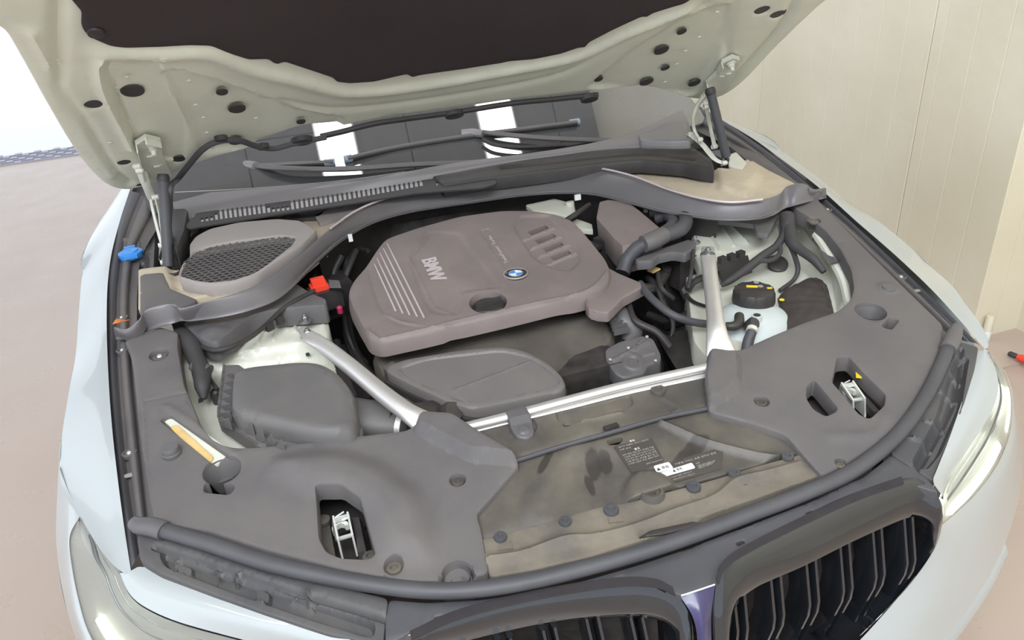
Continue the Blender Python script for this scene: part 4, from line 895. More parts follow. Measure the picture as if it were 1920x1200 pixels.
tube('air_outlet', [(650, 780, .80), (700, 787, .79), (752, 792, .785)], [.045, .044, .038], M_BOX, ab, n=22, flat=.7, label='round dark duct leaving the box')
MB().tube([(744, 790, .785), (748, 791, .785)], .0405, n=26, flat=.75).build('outlet_collar', M_BLACK, ab)
MB().tube([(754, 792, .785), (764, 793, .785)], .039, n=26, flat=.75).build('outlet_clamp', M_ALU, ab, label='bright metal hose clamp')
tube('intake_hose', [(762, 793, .785), (800, 790, .77), (840, 775, .74)], .037, M_BLACK, car, n=20)
# flow sensor plug
fs = P((720, 758, .80)); MB().box(fs, .055, .022, .02, .15).build('sensor_plug', M_TRIM2, car, smooth=0)
for i in range(3): MB().box(fs+np.array([-.016+i*.016, -.003, .011]), .011, .014, .004, .15).build('plug_rib', M_BLACK, car, smooth=0)

# ---- engine cover
def he(x, y): return .875+.13*(y-.85)-.10*(x+.08)**2
EC = [(651, 546), (660, 528), (680, 505), (704, 468), (722, 448), (780, 428), (860, 405), (940, 394), (1000, 394), (1040, 400), (1075, 413), (1100, 440), (1140, 490), (1160, 512), (1212, 534), (1165, 560), (1142, 578), (1100, 583), (1050, 580), (960, 597), (860, 618), (760, 642), (715, 650), (690, 648), (672, 610), (655, 570)]
ECO = [(651, 546), (662, 524), (684, 500), (706, 466), (722, 446), (780, 426), (860, 404), (940, 393), (1000, 393), (1042, 400), (1076, 413), (1100, 440), (1136, 484), (1146, 506), (1140, 530), (1110, 548), (1080, 558), (1000, 575), (900, 598), (800, 622), (714, 641), (692, 634), (676, 606), (658, 572)]
ec = empty('engine_cover', P((900, 520, .85))); ec.parent = car; ec.location = Vector(P((900, 520, .85)))-worldloc(car); prop(ec, 'large grey-brown moulded engine cover with pale lettering and badge')
slots = [[(986, 436), (998, 428), (1024, 419), (1030, 424), (1002, 435)], ]
def vent_slots():
    out = []
    for i in range(4):
        du, dv = i*14.2, i*15.6
        out.append(hpe([(988+du, 430+dv), (1022+du, 417+dv), (1029+du, 423+dv), (996+du, 437+dv)]))
    return out
def hpe(q): return [tuple(hit(u, v, he)[:2]) for u, v in q]
ecs = sheet('cover_shell', ECO, he, M_COVER, ec, res=.007, rnd=.009, skirt=.026, cr=.02, draft=.004,
   holes=[ell(915, 566, .040, n=28, h=he)]+vent_slots(), hlocal=True, hr=.003, hrnd=.0008,
   mods=[('poly', [(768, 482), (800, 432), (862, 437), (885, 470), (940, 538), (870, 545), (860, 590), (810, 586), (790, 560)], -.004, .010, .01),
         ('seg', [(768, 482), (798, 448), (806, 436)], -.002, .003), ('seg', [(768, 482), (813, 574), (850, 588)], .0015, .003),
         ('poly', [(963, 420), (975, 404), (1030, 402), (1085, 470), (1089, 486), (1068, 508), (1030, 500), (1000, 482), (972, 440)], -.006, .008, .006),
         ('poly', [(900, 432), (917, 428), (980, 512), (958, 520)], -.002, .002, .003),
         ('line', [(690, 505), (700, 540), (722, 588), (760, 608), (830, 612)], -.0025, .004), ('line', [(722, 590), (760, 606), (830, 612), (900, 600), (1040, 566), (1110, 540), (1140, 508)], .0035, .004),
         ('seg', [(683, 615), (712, 636), (800, 616), (1000, 569), (1080, 553)], .0025, .003),
         ('line', [(880, 530), (830, 500), (850, 460)], .002, .02)]
        +[('seg', [(981+i*14.2, 449+i*15.6), (1038+i*14.2, 426+i*15.6)], .0055, .0025) for i in range(4)])
sheet('cover_wing', [(1138, 500), (1160, 512), (1213, 534), (1168, 558), (1140, 586), (1104, 583), (1098, 572), (1096, 552), (1120, 535)], lambda x, y: he(x, y)-.016, M_COVER, ec, res=.007, rnd=.003, skirt=.02, cr=.004, label='flat side lobe of the cover', mods=[('seg', [(1100, 560), (1105, 583)], .006, .004)])
MB().box(P((1030, 460, .845)), .16, .22, .01, .4).build('vent_backing', M_BLACK, ec, smooth=0)
# strips, lettering, badge, filler cap
for (a, b) in (((726, 458), (795, 596)), ((719, 467), (782, 594)), ((713, 476), (768, 591)), ((707, 486), (755, 588)), ((702, 496), (742, 584))):
    pa, pb = hit(a[0], a[1], he), hit(b[0], b[1], he); d = pb-pa; L2 = np.linalg.norm(d); d /= L2; nx = np.cross(d, (0, 0, 1)); nx /= np.linalg.norm(nx); up = np.array([0, 0, .0022])
    n_ = 12; v = []; f = []
    for i in range(n_+1):
        q = pa+d*L2*i/n_; q[2] = he(q[0], q[1])+.0005
        # follow the cover
        w_ = .0010+.0010*min(1, i/3)
        v += [q-nx*w_, q-nx*w_*.8+up, q+nx*w_*.8+up, q+nx*w_]
    for s_ in v: s_[2] += -.0
    for i in range(n_):
        for j in range(3): f.append([i*4+j, i*4+j+1, (i+1)*4+j+1, (i+1)*4+j])
    f += [[0, 1, 2, 3], [n_*4+3, n_*4+2, n_*4+1, n_*4]]
    st_ = MB().add(v, f).build('pale_strip', M_LETTER, ec, smooth=30)
text_on('BMW', (791, 487), (811, 528), .033, he, ec, M_LETTER, 'cover_lettering', -.0012, ext=.0012, bold=.03)
text_on('TwinPower Turbo', (954, 492), (920, 441), .0085, he, ec, M_LETTER, 'cover_small_lettering', -.0008, ext=.0003)
bcn = hit(967, 514, he)
bd = MB().lathe(bcn, [(.0265, -.002), (.0265, .0015), (.025, .0025), (.0245, .0015), (.001, .0018)], 40).build('badge', M_BLACK, ec, label='round badge with blue and white quarters')
MB().rings([[bcn+np.array([r*math.cos(a), r*math.sin(a), z]) for a in np.linspace(0, 2*math.pi, 40, endpoint=False)] for r, z in ((.0268, .0), (.0268, .0028), (.0255, .003), (.0252, .001))], caps=False).build('badge_rim', M_ALU, bd)
def dirang(u, v, h=he):
    q = hit(u, v, h)-bcn; return math.atan2(q[1], q[0])
aa = dirang(972, 528)
for k_ in range(4):
    a0 = aa+k_*math.pi/2; pts = [bcn+np.array([.0150*math.cos(a), .0150*math.sin(a), .002]) for a in np.linspace(a0, a0+math.pi/2, 10)]+[bcn+np.array([0, 0, .002])]
    MB().prism(pts, [p+np.array([0, 0, .0008]) for p in pts]).build('badge_quarter', M_BLUE if k_ % 2 == 0 else M_LABW, bd, smooth=0)
MB().rings([[bcn+np.array([r*math.cos(a), r*math.sin(a), z]) for a in np.linspace(0, 2*math.pi, 32, endpoint=False)] for r, z in ((.0158, .0015), (.0158, .003), (.015, .003), (.0148, .0015))], caps=False).build('badge_ring', M_ALU, bd)
oc = hit(915, 566, he)
ocp = MB().lathe(oc-[0, 0, .022], [(.034, -.02), (.034, .012), (.031, .016), (.001, .016)], 32).build('oil_filler_cap', M_BLACK, ec, label='round black oil filler cap with a grip bar')
MB().box(oc-[0, 0, .002], .060, .009, .012, .12).build('grip_bar', M_BLACK, ocp, smooth=0)
MB().rings([[oc+np.array([r*math.cos(a), r*math.sin(a), z]) for a in np.linspace(0, 2*math.pi, 40, endpoint=False)] for r, z in ((.0405, -.004), (.039, -.02), (.037, -.05))], caps=False).build('filler_well', M_TRIM2, ec)

# ---- intake cover in front, and soft dark insulation below it
def hi_(x, y): return .815+.10*(y-.75)
sheet('engine_insulation', [(690, 655), (760, 640), (1000, 585), (1100, 575), (1155, 598), (1150, 625), (1080, 660), (1040, 690), (1030, 740), (1100, 745), (1060, 800), (900, 820), (740, 760)], lambda x, y: .775+.2*(y-.75), M_INSUL, car, res=.012, rnd=.02, skirt=.10, cr=.03, label='soft dusty sound insulation on the engine', mods=[('noise', .005, 28), ('poly', [(1060, 640), (1150, 600), (1120, 700), (1060, 720)], -.03, .05)])
IC = [(728, 683), (760, 672), (860, 655), (940, 648), (985, 656), (1030, 680), (1055, 705), (1062, 722), (1050, 735), (890, 768), (850, 758), (750, 712), (722, 695)]
ic = empty('intake_cover', P((900, 710, .79))); ic.parent = car; ic.location = Vector(P((900, 710, .79)))-worldloc(car); prop(ic, 'dark grey fan-shaped intake cover with a raised rim')
sheet('cover_lid', IC, hi_, M_LID, ic, res=.007, rnd=.006, skirt=.018, cr=.02,
   mods=[('poly', [(745, 690), (800, 672), (940, 656), (995, 668), (1030, 690), (1050, 718), (1040, 727), (893, 755), (855, 748), (765, 708)], -.004, .003, .02), ('seg', [(848, 730), (1002, 672)], .0016, .0016), ('poly', [(848, 730), (1002, 672), (1060, 720), (1040, 740), (893, 770)], .0012, .003)])
sheet('cover_base', [(722, 696), (750, 712), (850, 758), (890, 770), (1050, 740), (1064, 724), (1060, 745), (890, 790), (840, 775), (720, 715)], lambda x, y: hi_(x, y)-.02, M_BLACK, ic, res=.01, rnd=.003, skirt=.06, cr=.006)
sheet('cover_tab', [(718, 688), (736, 676), (752, 690), (748, 702), (724, 696)], lambda x, y: hi_(x, y)-.008, M_TRIM2, ic, res=.01, rnd=.001, skirt=.008, cr=.004)
tube('dipstick_rod', [(718, 656, .80), (734, 678, .80)], .0018, M_ZINC, car, n=6)
tube('hose_stub', [(820, 790, .76), (845, 775, .79), (852, 770, .80)], [.022, .022, .018], M_BLACK, car, n=16)
# ---- throttle actuator
th = empty('throttle_actuator', P((1180, 680, .72))); th.parent = car; th.location = Vector(P((1180, 680, .72)))-worldloc(car); prop(th, 'dark round throttle actuator with small bright screws')
def ht(x, y): return .745+.35*(y-.7)
sheet('actuator_lid', [(1134, 655), (1160, 640), (1205, 628), (1225, 634), (1240, 665), (1238, 678), (1215, 685), (1208, 700), (1170, 710), (1152, 700), (1136, 675)], ht, M_TRIM2, th, res=.006, rnd=.004, skirt=.03, cr=.008,
   mods=[('seg', [(1150, 676), (1180, 660), (1215, 642)], .005, .003), ('seg', [(1200, 640), (1190, 655)], .004, .002), ('disc', (1187, 678), .022, .003, .004), ('disc', (1187, 678), .010, -.003, .002), ('seg', [(1205, 668), (1228, 662)], .003, .0015)])
MB().lathe(P((1195, 682, .70)), [(.055, -.06), (.058, 0), (.050, .012)], 32, axis=(0, -.35, 1)).build('actuator_body', M_BLACK, th)
for u, v in ((1144, 677), (1178, 655), (1213, 634), (1229, 679)):
    MB().lathe(P((u, v, ht))+[0, 0, .002], [(.0035, 0), (.0035, .003), (.002, .004)], 8).build('lid_screw', M_ZINC, th)
tube('breather_elbow', [(1160, 575, .80), (1168, 600, .79), (1185, 620, .77), (1180, 640, .75)], [.020, .024, .024, .02], M_TRIM2, th, n=16)
for i in range(6):
    c = P((1150+i*3, 586+i*7, .805-i*.003)); MB().box(c, .035, .006, .012, .5-.1*i).build('elbow_rib', M_TRIM2, th, smooth=0)
tube('black_pipe', [(1200, 532, .845), (1222, 560, .845), (1260, 590, .83), (1300, 604, .81), (1340, 609, .795)], .0085, M_RUB, car, n=12, label='smooth dark coolant pipe')
tube('vacuum_hose', [(1175, 560, .82), (1190, 600, .80), (1230, 622, .78), (1255, 650, .75)], .008, M_BLACK, car, n=10)
# large black drums and ducts low on the right
MB().lathe(P((1283, 660, .66)), [(.030, -.05), (.030, .04), (.026, .045), (.001, .044)], 24).build('filter_canister', M_BLACK, car)
MB().prism([P((u, v, .60)) for u, v in ((1225, 620), (1300, 640), (1335, 700), (1260, 705))], [P((u, v, .72)) for u, v in ((1225, 620), (1290, 640), (1320, 690), (1270, 695))]).build('lower_duct', M_BLACK, car, smooth=0)
for i, (pts, r) in enumerate([
    ([(1110, 745, .62), (1080, 700, .64), (1120, 670, .66), (1150, 690, .62)], .035), ([(1040, 700, .66), (1090, 690, .67), (1130, 650, .68)], .03),
    ([(1215, 520, .80), (1235, 545, .79), (1250, 590, .74)], .008), ([(1232, 505, .82), (1240, 540, .81), (1262, 560, .78)], .006), ([(1190, 540, .80), (1225, 540, .79), (1245, 515, .80), (1250, 500, .82)], .014),
    ([(1290, 560, .74), (1270, 520, .78), (1250, 490, .80)], .012), ([(1215, 590, .70), (1250, 600, .70), (1290, 590, .72)], .010), ([(1255, 650, .66), (1262, 610, .70), (1250, 575, .74)], .006),
    ([(640, 480, .86), (625, 520, .82), (640, 570, .76)], .010), ([(668, 470, .86), (655, 500, .84), (640, 540, .80)], .008), ([(690, 470, .86), (668, 468, .85), (650, 490, .84), (645, 520, .8)], .006), ([(620, 470, .87), (600, 500, .85), (585, 530, .84)], .006),
    ([(650, 600, .74), (660, 650, .72), (690, 700, .70), (740, 740, .68)], .014), ([(630, 640, .74), (650, 700, .70), (690, 750, .68)], .010), ([(640, 560, .78), (650, 620, .76), (665, 660, .72)], .006)]):
    tube('dark_hose', pts, r, M_HARN if i % 2 else M_BLACK, car, n=10)
for (u, v, z, a, b, c, m_) in ((625, 560, .78, .09, .09, .10, M_BLACK), (610, 575, .80, .08, .05, .05, M_BLACK), (1250, 540, .70, .14, .16, .14, M_VOID), (1225, 470, .80, .10, .10, .10, M_BLACK), (1275, 505, .80, .05, .06, .08, M_BLACK), (660, 700, .66, .06, .12, .1, M_VOID), (700, 745, .68, .10, .08, .06, M_BLACK), (640, 450, .80, .12, .14, .1, M_VOID), (1040, 380, .84, .12, .08, .08, M_VOID), (1260, 580, .66, .08, .06, .08, M_BLACK)):
    MB().box(P((u, v, z)), a, b, c, .2).build('ancillary_housing', m_, car, smooth=0)
# ---- left clutter: red terminal, pink dipstick, clip
rc = P((597, 533, .885)); rd = empty('jump_terminal', rc); rd.parent = car; rd.location = Vector(rc)-worldloc(car); prop(rd, 'orange-red positive terminal cover')
MB().box(rc+[0, 0, -.006], .040, .030, .012, .15).build('terminal_base', M_RED, rd, smooth=0); MB().box(rc+[.0, .0, .006], .030, .024, .016, .15).build('terminal_cover', M_RED, rd, smooth=0); MB().box(rc+[0, -.008, .016], .030, .008, .006, .15).build('terminal_tab', M_RED, rd, smooth=0)
MB().box(rc+[.01, 0, -.035], .07, .05, .045, .15).build('terminal_block', M_BLACK, rd, smooth=0)
MB().prism([P((u, v, .86)) for u, v in ((612, 532), (640, 530), (645, 548), (616, 548))], [P((u, v, .885)) for u, v in ((616, 524), (636, 526), (640, 540), (618, 540))]).build('fuse_box', M_TRIM2, car, smooth=0)
MB().lathe(P((637, 579, .84)), [(.007, -.01), (.007, .004), (.004, .007)], 12).build('dipstick_grip', M_PINK, car, label='small pink dipstick grip')
MB().box(P((657, 446, .93)), .010, .006, .018).build('pale_clip', M_LABW, car, smooth=0)
MB().box(P((1083, 370, .935)), .016, .006, .014).build('pale_clip', M_LABW, car, smooth=0)
MB().box(P((1226, 506, .83)), .026, .018, .004, .4).build('pale_clip', M_TAN, car, smooth=0)
tube('white_conduit', [(1068, 378, .90), (1070, 392, .88), (1074, 408, .86)], .012, M_BAYW, car, n=12)
sheet('bracket_plate', [(985, 384), (1040, 372), (1062, 378), (1078, 400), (1064, 408), (1040, 400), (1000, 396)], .89, M_BAYW, car, rnd=.002, skirt=.01, cr=.006)
sheet('bracket_plate', [(1066, 418), (1082, 410), (1110, 420), (1112, 432), (1090, 430)], .865, M_BAYW, car, rnd=.002, skirt=.01, cr=.004)
tube('thin_bracket_arm', [(1060, 414, .89), (1085, 398, .90), (1105, 384, .90)], .007, M_BLACK, car, n=8)

# ---- brown-grey box at the rear right with hoses
def hx(x, y): return .905+.05*(y-1.15)
rbx = empty('expansion_box', P((1170, 430, .88))); rbx.parent = car; rbx.location = Vector(P((1170, 430, .88)))-worldloc(car); prop(rbx, 'brownish grey moulded box beside the engine cover')
sheet('box_top', [(1124, 378), (1140, 374), (1178, 378), (1200, 395), (1246, 434), (1212, 452), (1168, 462), (1150, 445), (1118, 408)], hx, M_COVER, rbx, res=.008, rnd=.003, skirt=.07, cr=.006, draft=-.006)
MB().box(P((1165, 470, .82)), .10, .10, .08, .5).build('box_underside', M_BLACK, rbx, smooth=0)
sheet('side_shelf', [(1190, 485), (1225, 470), (1290, 448), (1306, 452), (1300, 466), (1285, 476), (1262, 472), (1235, 478), (1222, 488), (1195, 490)], lambda x, y: .875, M_TRIM2, car, res=.007, rnd=.004, skirt=.018, cr=.006, label='dark wavy-edged bracket by the strut tower')
tube('heater_hose', [(1167, 512, .84), (1175, 490, .86), (1192, 468, .885), (1212, 456, .90)], [.0175, .0175, .017, .016], M_RUB, car, n=16, label='thick grey heater hose')
tube('hose_coupling', [(1206, 458, .902), (1226, 450, .905), (1244, 441, .905)], [.020, .021, .020], M_TRIM2, car, n=20, label='wide grey hose coupling')
tube('heater_hose', [(1240, 443, .905), (1262, 436, .905), (1278, 428, .905), (1286, 414, .905), (1278, 400, .905), (1262, 394, .905), (1240, 396, .90), (1222, 400, .89)], [.016, .018, .0175, .017, .017, .016, .014, .012], M_RUB, car, n=16, m=60, label='heater hose looping back on itself')
tube('heater_hose', [(1236, 440, .90), (1256, 426, .90), (1262, 414, .90), (1250, 406, .895), (1232, 410, .885)], .0135, M_RUB, car, n=14, m=50, label='inner heater hose loop')
MB().lathe(P((1212, 397, .885)), [(.008, 0), (.008, .012), (.005, .014)], 12).build('hose_nipple', M_ZINC, car)
# ---- relay box and harness right
rl_ = empty('relay_box', P((1372, 502, .82))); rl_.parent = car; rl_.location = Vector(P((1372, 502, .82)))-worldloc(car); prop(rl_, 'black relay and plug box strapped to the harness')
bx_ = [P((1345, 496, .845)), P((1402, 478, .845)), P((1408, 500, .80)), P((1352, 524, .80))]
MB().prism([p-np.array([-.01, .0, .03]) for p in bx_], bx_).build('relay_body', M_BLACK, rl_, smooth=0)
for t in (.2, .5, .8): MB().box(bx_[0]+(bx_[1]-bx_[0])*t+[0, .006, .004], .018, .014, .016, .25).build('relay_plug', M_BLACK, rl_, smooth=0)
tube('wiring_harness', [(1475, 405, .90), (1476, 425, .885), (1470, 440, .875), (1455, 462, .86), (1430, 480, .85), (1405, 500, .835), (1370, 525, .82), (1352, 535, .81)], [.018, .018, .010, .009, .010, .011, .009, .006], M_TAPE, car, n=12, m=60, label='black cloth-taped wiring harness')
tube('wiring_harness', [(1468, 430, .88), (1462, 455, .865), (1462, 475, .85), (1445, 488, .845), (1410, 488, .845)], .0055, M_TAPE, car, n=8, m=40)
tube('wiring_harness', [(1478, 425, .885), (1484, 452, .87), (1500, 468, .86), (1524, 485, .85), (1545, 510, .83)], [.016, .015, .012, .011, .007], M_TAPE, car, n=12, m=40, label='black taped harness with a flat pad')
tube('wiring_harness', [(1480, 455, .865), (1490, 480, .84), (1496, 505, .82), (1488, 525, .80), (1462, 545, .79)], [.007, .006, .006, .005, .005], M_TAPE, car, n=8, m=40)
tube('wiring_harness', [(1318, 520, .83), (1300, 530, .82), (1290, 545, .80)], .008, M_BLACK, car, n=8)
tube('thin_wire', [(1300, 470, .87), (1296, 510, .85), (1290, 540, .82)], .005, M_BLACK, car, n=8)
tube('thin_wire', [(1286, 552, .79), (1300, 566, .79), (1325, 575, .80), (1345, 576, .81)], .0045, M_BLACK, car, n=8)
MB().box(P((1490, 434, .86)), .020, .018, .003, .1).build('small_bracket', M_TRIM2, car, smooth=0)
# ---- harness left
tube('wiring_harness', [(338, 632, .875), (356, 645, .875), (368, 672, .865), (378, 698, .855), (380, 725, .845), (382, 748, .83)], [.022, .021, .017, .018, .015, .006], M_TAPE, car, n=14, m=50, label='thick black harness dropping beside the trim')
tube('harness_sleeve', [(370, 684, .862), (380, 694, .858), (390, 698, .855)], .018, M_TRIM2, car, n=12, flat=.7)
tube('thin_cable', [(380, 650, .875), (400, 657, .875), (430, 652, .875), (470, 632, .875), (500, 608, .88), (530, 580, .89), (560, 560, .895), (590, 545, .895)], .0052, M_BLACK, car, n=10, m=60, label='black cable curving over the inner wing')
for u, v in ((505, 612), (525, 600), (535, 582)): MB().box(P((u, v, .875)), .016, .010, .018, .6).build('cable_clip', M_BLACK, car, smooth=0)
tube('thin_cable', [(385, 690, .855), (395, 712, .84), (408, 730, .83)], .004, M_BLACK, car, n=8)
MB().lathe(P((407, 745, .81)), [(.010, -.02), (.010, .014), (.006, .018)], 12).build('lamp_plug', M_BLACK, car)
sheet('lamp_bracket', [(352, 705), (374, 702), (382, 752), (362, 760)], .80, M_TRIM2, car, rnd=.001, skirt=.02, cr=.004)

# ================================================================== cowl, windscreen, wipers
def hwind(x, y): return 1.0+.554*(y-1.68)
ws = sheet('windscreen', [(-.84, 1.62), (.84, 1.62), (.74, 2.45), (-.74, 2.45)], hwind, M_SCREEN, car, local=True, res=.06, rnd=0, skirt=.005, cr=.05, label='dark sloping windscreen reflecting the ceiling')
MB().box((0, 2.25, .95), 1.5, 1.0, .06).build('dashboard', M_BLACK, car, smooth=0)
tube('windscreen_edge', [(328, 361, hwind), (480, 353, hwind), (640, 339, hwind), (760, 322, hwind)], .002, M_LABG, car, n=6)
for sx_ in (-1, 1): sheet('pillar_base', [(-.935*sx_, 1.62), (-.74*sx_, 1.62), (-.74*sx_, 2.45), (-.935*sx_, 2.45)], lambda x, y: .925, M_TRIM2, car, local=True, res=.08, rnd=0, skirt=.05, label='dark plastic filler beside the windscreen')
# smooth cowl panel between screen and vents
loft('cowl_panel', [[(322, 366, .985), (480, 354, .99), (640, 340, .993), (760, 322, .993), (860, 304, .993), (1000, 286, .993), (1110, 268, .993), (1190, 246, .993), (1278, 206, 1.005)],
                    [(326, 392, .975), (400, 384, .978), (520, 366, .98), (680, 345, .98), (800, 326, .98), (940, 306, .98), (1100, 284, .98), (1220, 262, .985), (1290, 226, .995)],
                    [(332, 420, .955), (400, 404, .955), (520, 390, .955), (680, 365, .955), (800, 345, .955), (940, 322, .955), (1100, 296, .955), (1230, 282, .96), (1300, 262, .965)]],
     M_COWL, car, n=60, sub=4, thick=.01, label='smooth grey scuttle panel below the windscreen')
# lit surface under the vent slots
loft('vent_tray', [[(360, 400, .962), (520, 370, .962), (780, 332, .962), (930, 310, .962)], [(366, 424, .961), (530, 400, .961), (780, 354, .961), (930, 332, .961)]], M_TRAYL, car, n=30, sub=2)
hv = lambda x, y: .966
def slots_px():
    out = []
    for i in range(47):
        u = 377+i*8.93; vb = float(np.interp(u, [377, 492, 547, 640, 787], [416, 400, 393, 376, 349]))
        hgt = float(np.interp(u, [377, 395, 405, 413, 492, 500, 510, 538, 547, 600, 640, 787], [7, 8, 13, 20, 20, 13, 8, 8, 19, 18, 14, 10]))
        out.append([(u-.3, vb), (u+5.0, vb-.7), (u+4.6-hgt*.10, vb-hgt-.7), (u-.7-hgt*.10, vb-hgt)])
    for i in range(11):
        u = 818+i*8.2; vb = 348-i*1.5; out.append([(u-.5, vb), (u+2.6, vb-.5), (u+2.6, vb-9), (u-.5, vb-8.5)])
    return out
hh = lambda q: [tuple(hit(u, v, hv)[:2]) for u, v in q]
sheet('vent_grille', [(348, 422), (372, 396), (385, 385), (420, 378), (500, 366), (550, 362), (650, 346), (800, 326), (930, 310), (930, 345), (905, 352), (780, 362), (640, 384), (530, 400), (380, 424), (352, 430)], hv, M_BLACK, car, holes=[hh(q) for q in slots_px()], hlocal=True, res=.014, rnd=0, skirt=.004, hr=.002, cr=.01, label='black slotted air grille below the windscreen')
sheet('cowl_shelf', [(590, 404), (640, 380), (760, 358), (930, 330), (930, 352), (760, 378), (660, 398), (600, 420)], lambda x, y: .935, M_HOUSE, car, res=.02, rnd=0, skirt=.02)
MB().box((0, 1.66, .86), 1.62, .34, .06).build('cowl_box', M_VOID, car, smooth=0)
# black rear rail and right-hand corner
sheet('cowl_rail', [(800, 322), (900, 306), (1000, 293), (1100, 282), (1160, 272), (1240, 262), (1290, 268), (1336, 300), (1340, 318), (1280, 306), (1200, 300), (1130, 306), (1000, 322), (900, 335), (830, 346)], lambda x, y: .972, M_BLACK, car, res=.012, rnd=.006, skirt=.03, cr=.01, mods=[('line', [(830, 334), (1000, 303), (1150, 285), (1290, 285)], .008, .012), ('line', [(940, 316), (1120, 296), (1220, 290), (1300, 300)], -.006, .006)])
sheet('cowl_corner', [(1196, 252), (1230, 240), (1262, 214), (1276, 200), (1284, 214), (1292, 244), (1296, 262), (1260, 264), (1200, 262)], lambda x, y: .997, M_COWL, car, res=.012, rnd=.008, skirt=.03, cr=.01, label='grey cowl end piece beside the bonnet hinge')
sheet('cowl_corner', [(318, 392), (330, 370), (350, 366), (352, 392), (346, 430), (330, 470), (318, 440)], lambda x, y: .975, M_BLACK, car, res=.012, rnd=.008, skirt=.05, cr=.01)
sheet('cowl_gutter', [(330, 432), (372, 424), (530, 400), (620, 384), (600, 408), (520, 409), (450, 412), (400, 424), (360, 440), (345, 470), (330, 470)], lambda x, y: .935, M_BLACK, car, res=.014, rnd=.004, skirt=.05, cr=.01, mods=[('line', [(375, 432), (560, 404)], .006, .004)])
# trays left and right of the seal
sheet('cowl_tray', [(262, 513), (300, 508), (345, 505), (400, 470), (600, 405), (640, 400), (610, 450), (545, 500), (470, 545), (400, 560), (335, 578), (285, 572), (262, 590)], lambda x, y: .925, M_TRAY, car, res=.012, rnd=.003, skirt=.04, cr=.01, label='dust covered plastic tray beneath the filter box',
   mods=[('poly', [(255, 500), (318, 505), (330, 550), (400, 560), (330, 590), (255, 600)], .012, .015), ('line', [(330, 540), (420, 548), (500, 515)], -.004, .02)])
sheet('cowl_tray_corner', [(262, 514), (306, 510), (318, 540), (372, 562), (330, 580), (285, 574), (262, 592)], lambda x, y: .9385, M_TRIM, car, res=.012, rnd=.003, skirt=.012, cr=.012, label='plain grey corner of the tray')
sheet('cowl_tray', [(1120, 322), (1160, 308), (1215, 302), (1290, 306), (1340, 322), (1372, 326), (1410, 300), (1440, 318), (1492, 344), (1470, 366), (1400, 384), (1320, 376), (1240, 346)], lambda x, y: .928, M_TRAY, car, res=.012, rnd=.003, skirt=.04, cr=.01, label='dust covered plastic tray by the far hinge',
   mods=[('poly', [(1340, 316), (1400, 300), (1425, 330), (1400, 372), (1350, 360)], .014, .02), ('line', [(1290, 312), (1340, 350), (1380, 378)], .006, .012)])
sheet('gutter_end_trim', [(236, 420), (252, 390), (280, 376), (292, 400), (290, 470), (288, 510), (266, 514), (262, 590), (236, 600), (224, 560), (224, 480)], lambda x, y: HF(abs(x), y)-.026, M_TRIM2, car, res=.012, rnd=.004, skirt=.03, cr=.012, mods=[('line', [(258, 400), (244, 440), (242, 460)], .012, .014), ('line', [(275, 400), (274, 510)], .010, .005), ('poly', [(226, 462), (268, 460), (270, 500), (226, 500)], .016, .008)])
# washer cap
wc = P((246, 478, .93)); wcp = empty('washer_cap', wc); wcp.parent = car; wcp.location = Vector(wc)-worldloc(car); prop(wcp, 'bright blue screen-wash filler cap')
MB().lathe(wc, [(.026, -.006), (.028, .002), (.028, .008), (.024, .010), (.019, .010), (.018, .013), (.004, .013), (.001, .012)], 32, sx=1.0, sy=.95).build('cap_disc', M_BLUE, wcp)
MB().box(wc+[-.004, .026, .010], .026, .010, .006, .1).build('cap_hinge', M_BLUE, wcp, smooth=0)
MB().box(wc+[.004, -.026, .004], .030, .010, .007, .1).build('cap_lip', M_BLUE, wcp, smooth=0)
# ---- cabin air filter housing with honeycomb
fb = empty('air_intake_housing', P((450, 480, .94))); fb.parent = car; fb.location = Vector(P((450, 480, .94)))-worldloc(car); prop(fb, 'grey cabin air housing with a honeycomb mesh window')
def hfb(x, y): return .958+.03*(y-1.3)
FO = [(355, 474), (354, 458), (366, 442), (392, 428), (450, 415), (520, 409), (562, 412), (594, 430), (566, 458), (506, 498), (480, 515), (440, 528), (396, 533), (362, 529), (335, 520), (334, 508), (342, 492), (354, 484)]
FM = [(350, 486), (366, 469), (400, 458), (440, 451), (530, 440), (556, 444), (546, 460), (500, 496), (476, 512), (440, 524), (396, 529), (366, 525), (339, 517), (339, 508)]
sheet('housing_shell', FO, hfb, M_HOUSE, fb, holes=[[tuple(hit(u, v, hfb)[:2]) for u, v in FM]], hlocal=True, res=.010, rnd=.006, skirt=.03, cr=.012, hr=.01, label='plain grey plastic housing')
FMp = np.array([hit(u, v, hfb)[:2] for u, v in FM]); hex_ = MB(); R_ = .0088; t_ = .0012
ax_ = hit(540, 440, hfb)[:2]-hit(366, 469, hfb)[:2]; ax_ /= np.linalg.norm(ax_); ay_ = np.array([-ax_[1], ax_[0]])
cm = FMp.mean(0); nh = 0
for i in range(-40, 41):
    for j in range(-30, 31):
        c = cm+ax_*(i*R_*math.sqrt(3)+(j % 2)*R_*math.sqrt(3)/2)+ay_*(j*R_*1.5)
        if not inside(c[None], FMp)[0]: continue
        rg = []
        for rr, zz in ((R_*1.0, -.002), (R_*1.0, 0), (R_*.83, 0), (R_*.83, -.002)):
            rg.append([np.array([*(c+ax_*rr*math.cos(a)+ay_*rr*math.sin(a)), hfb(*c)-.004+zz]) for a in np.arange(6)*math.pi/3+math.pi/6])
        hex_.rings(rg, caps=False); nh += 1
hex_.build('honeycomb_mesh', M_TRIM, fb, smooth=0, label='honeycomb plastic mesh')
sheet('mesh_backing', FM, lambda x, y: hfb(x, y)-.022, M_VOID, fb, res=.03, rnd=0, skirt=.004)
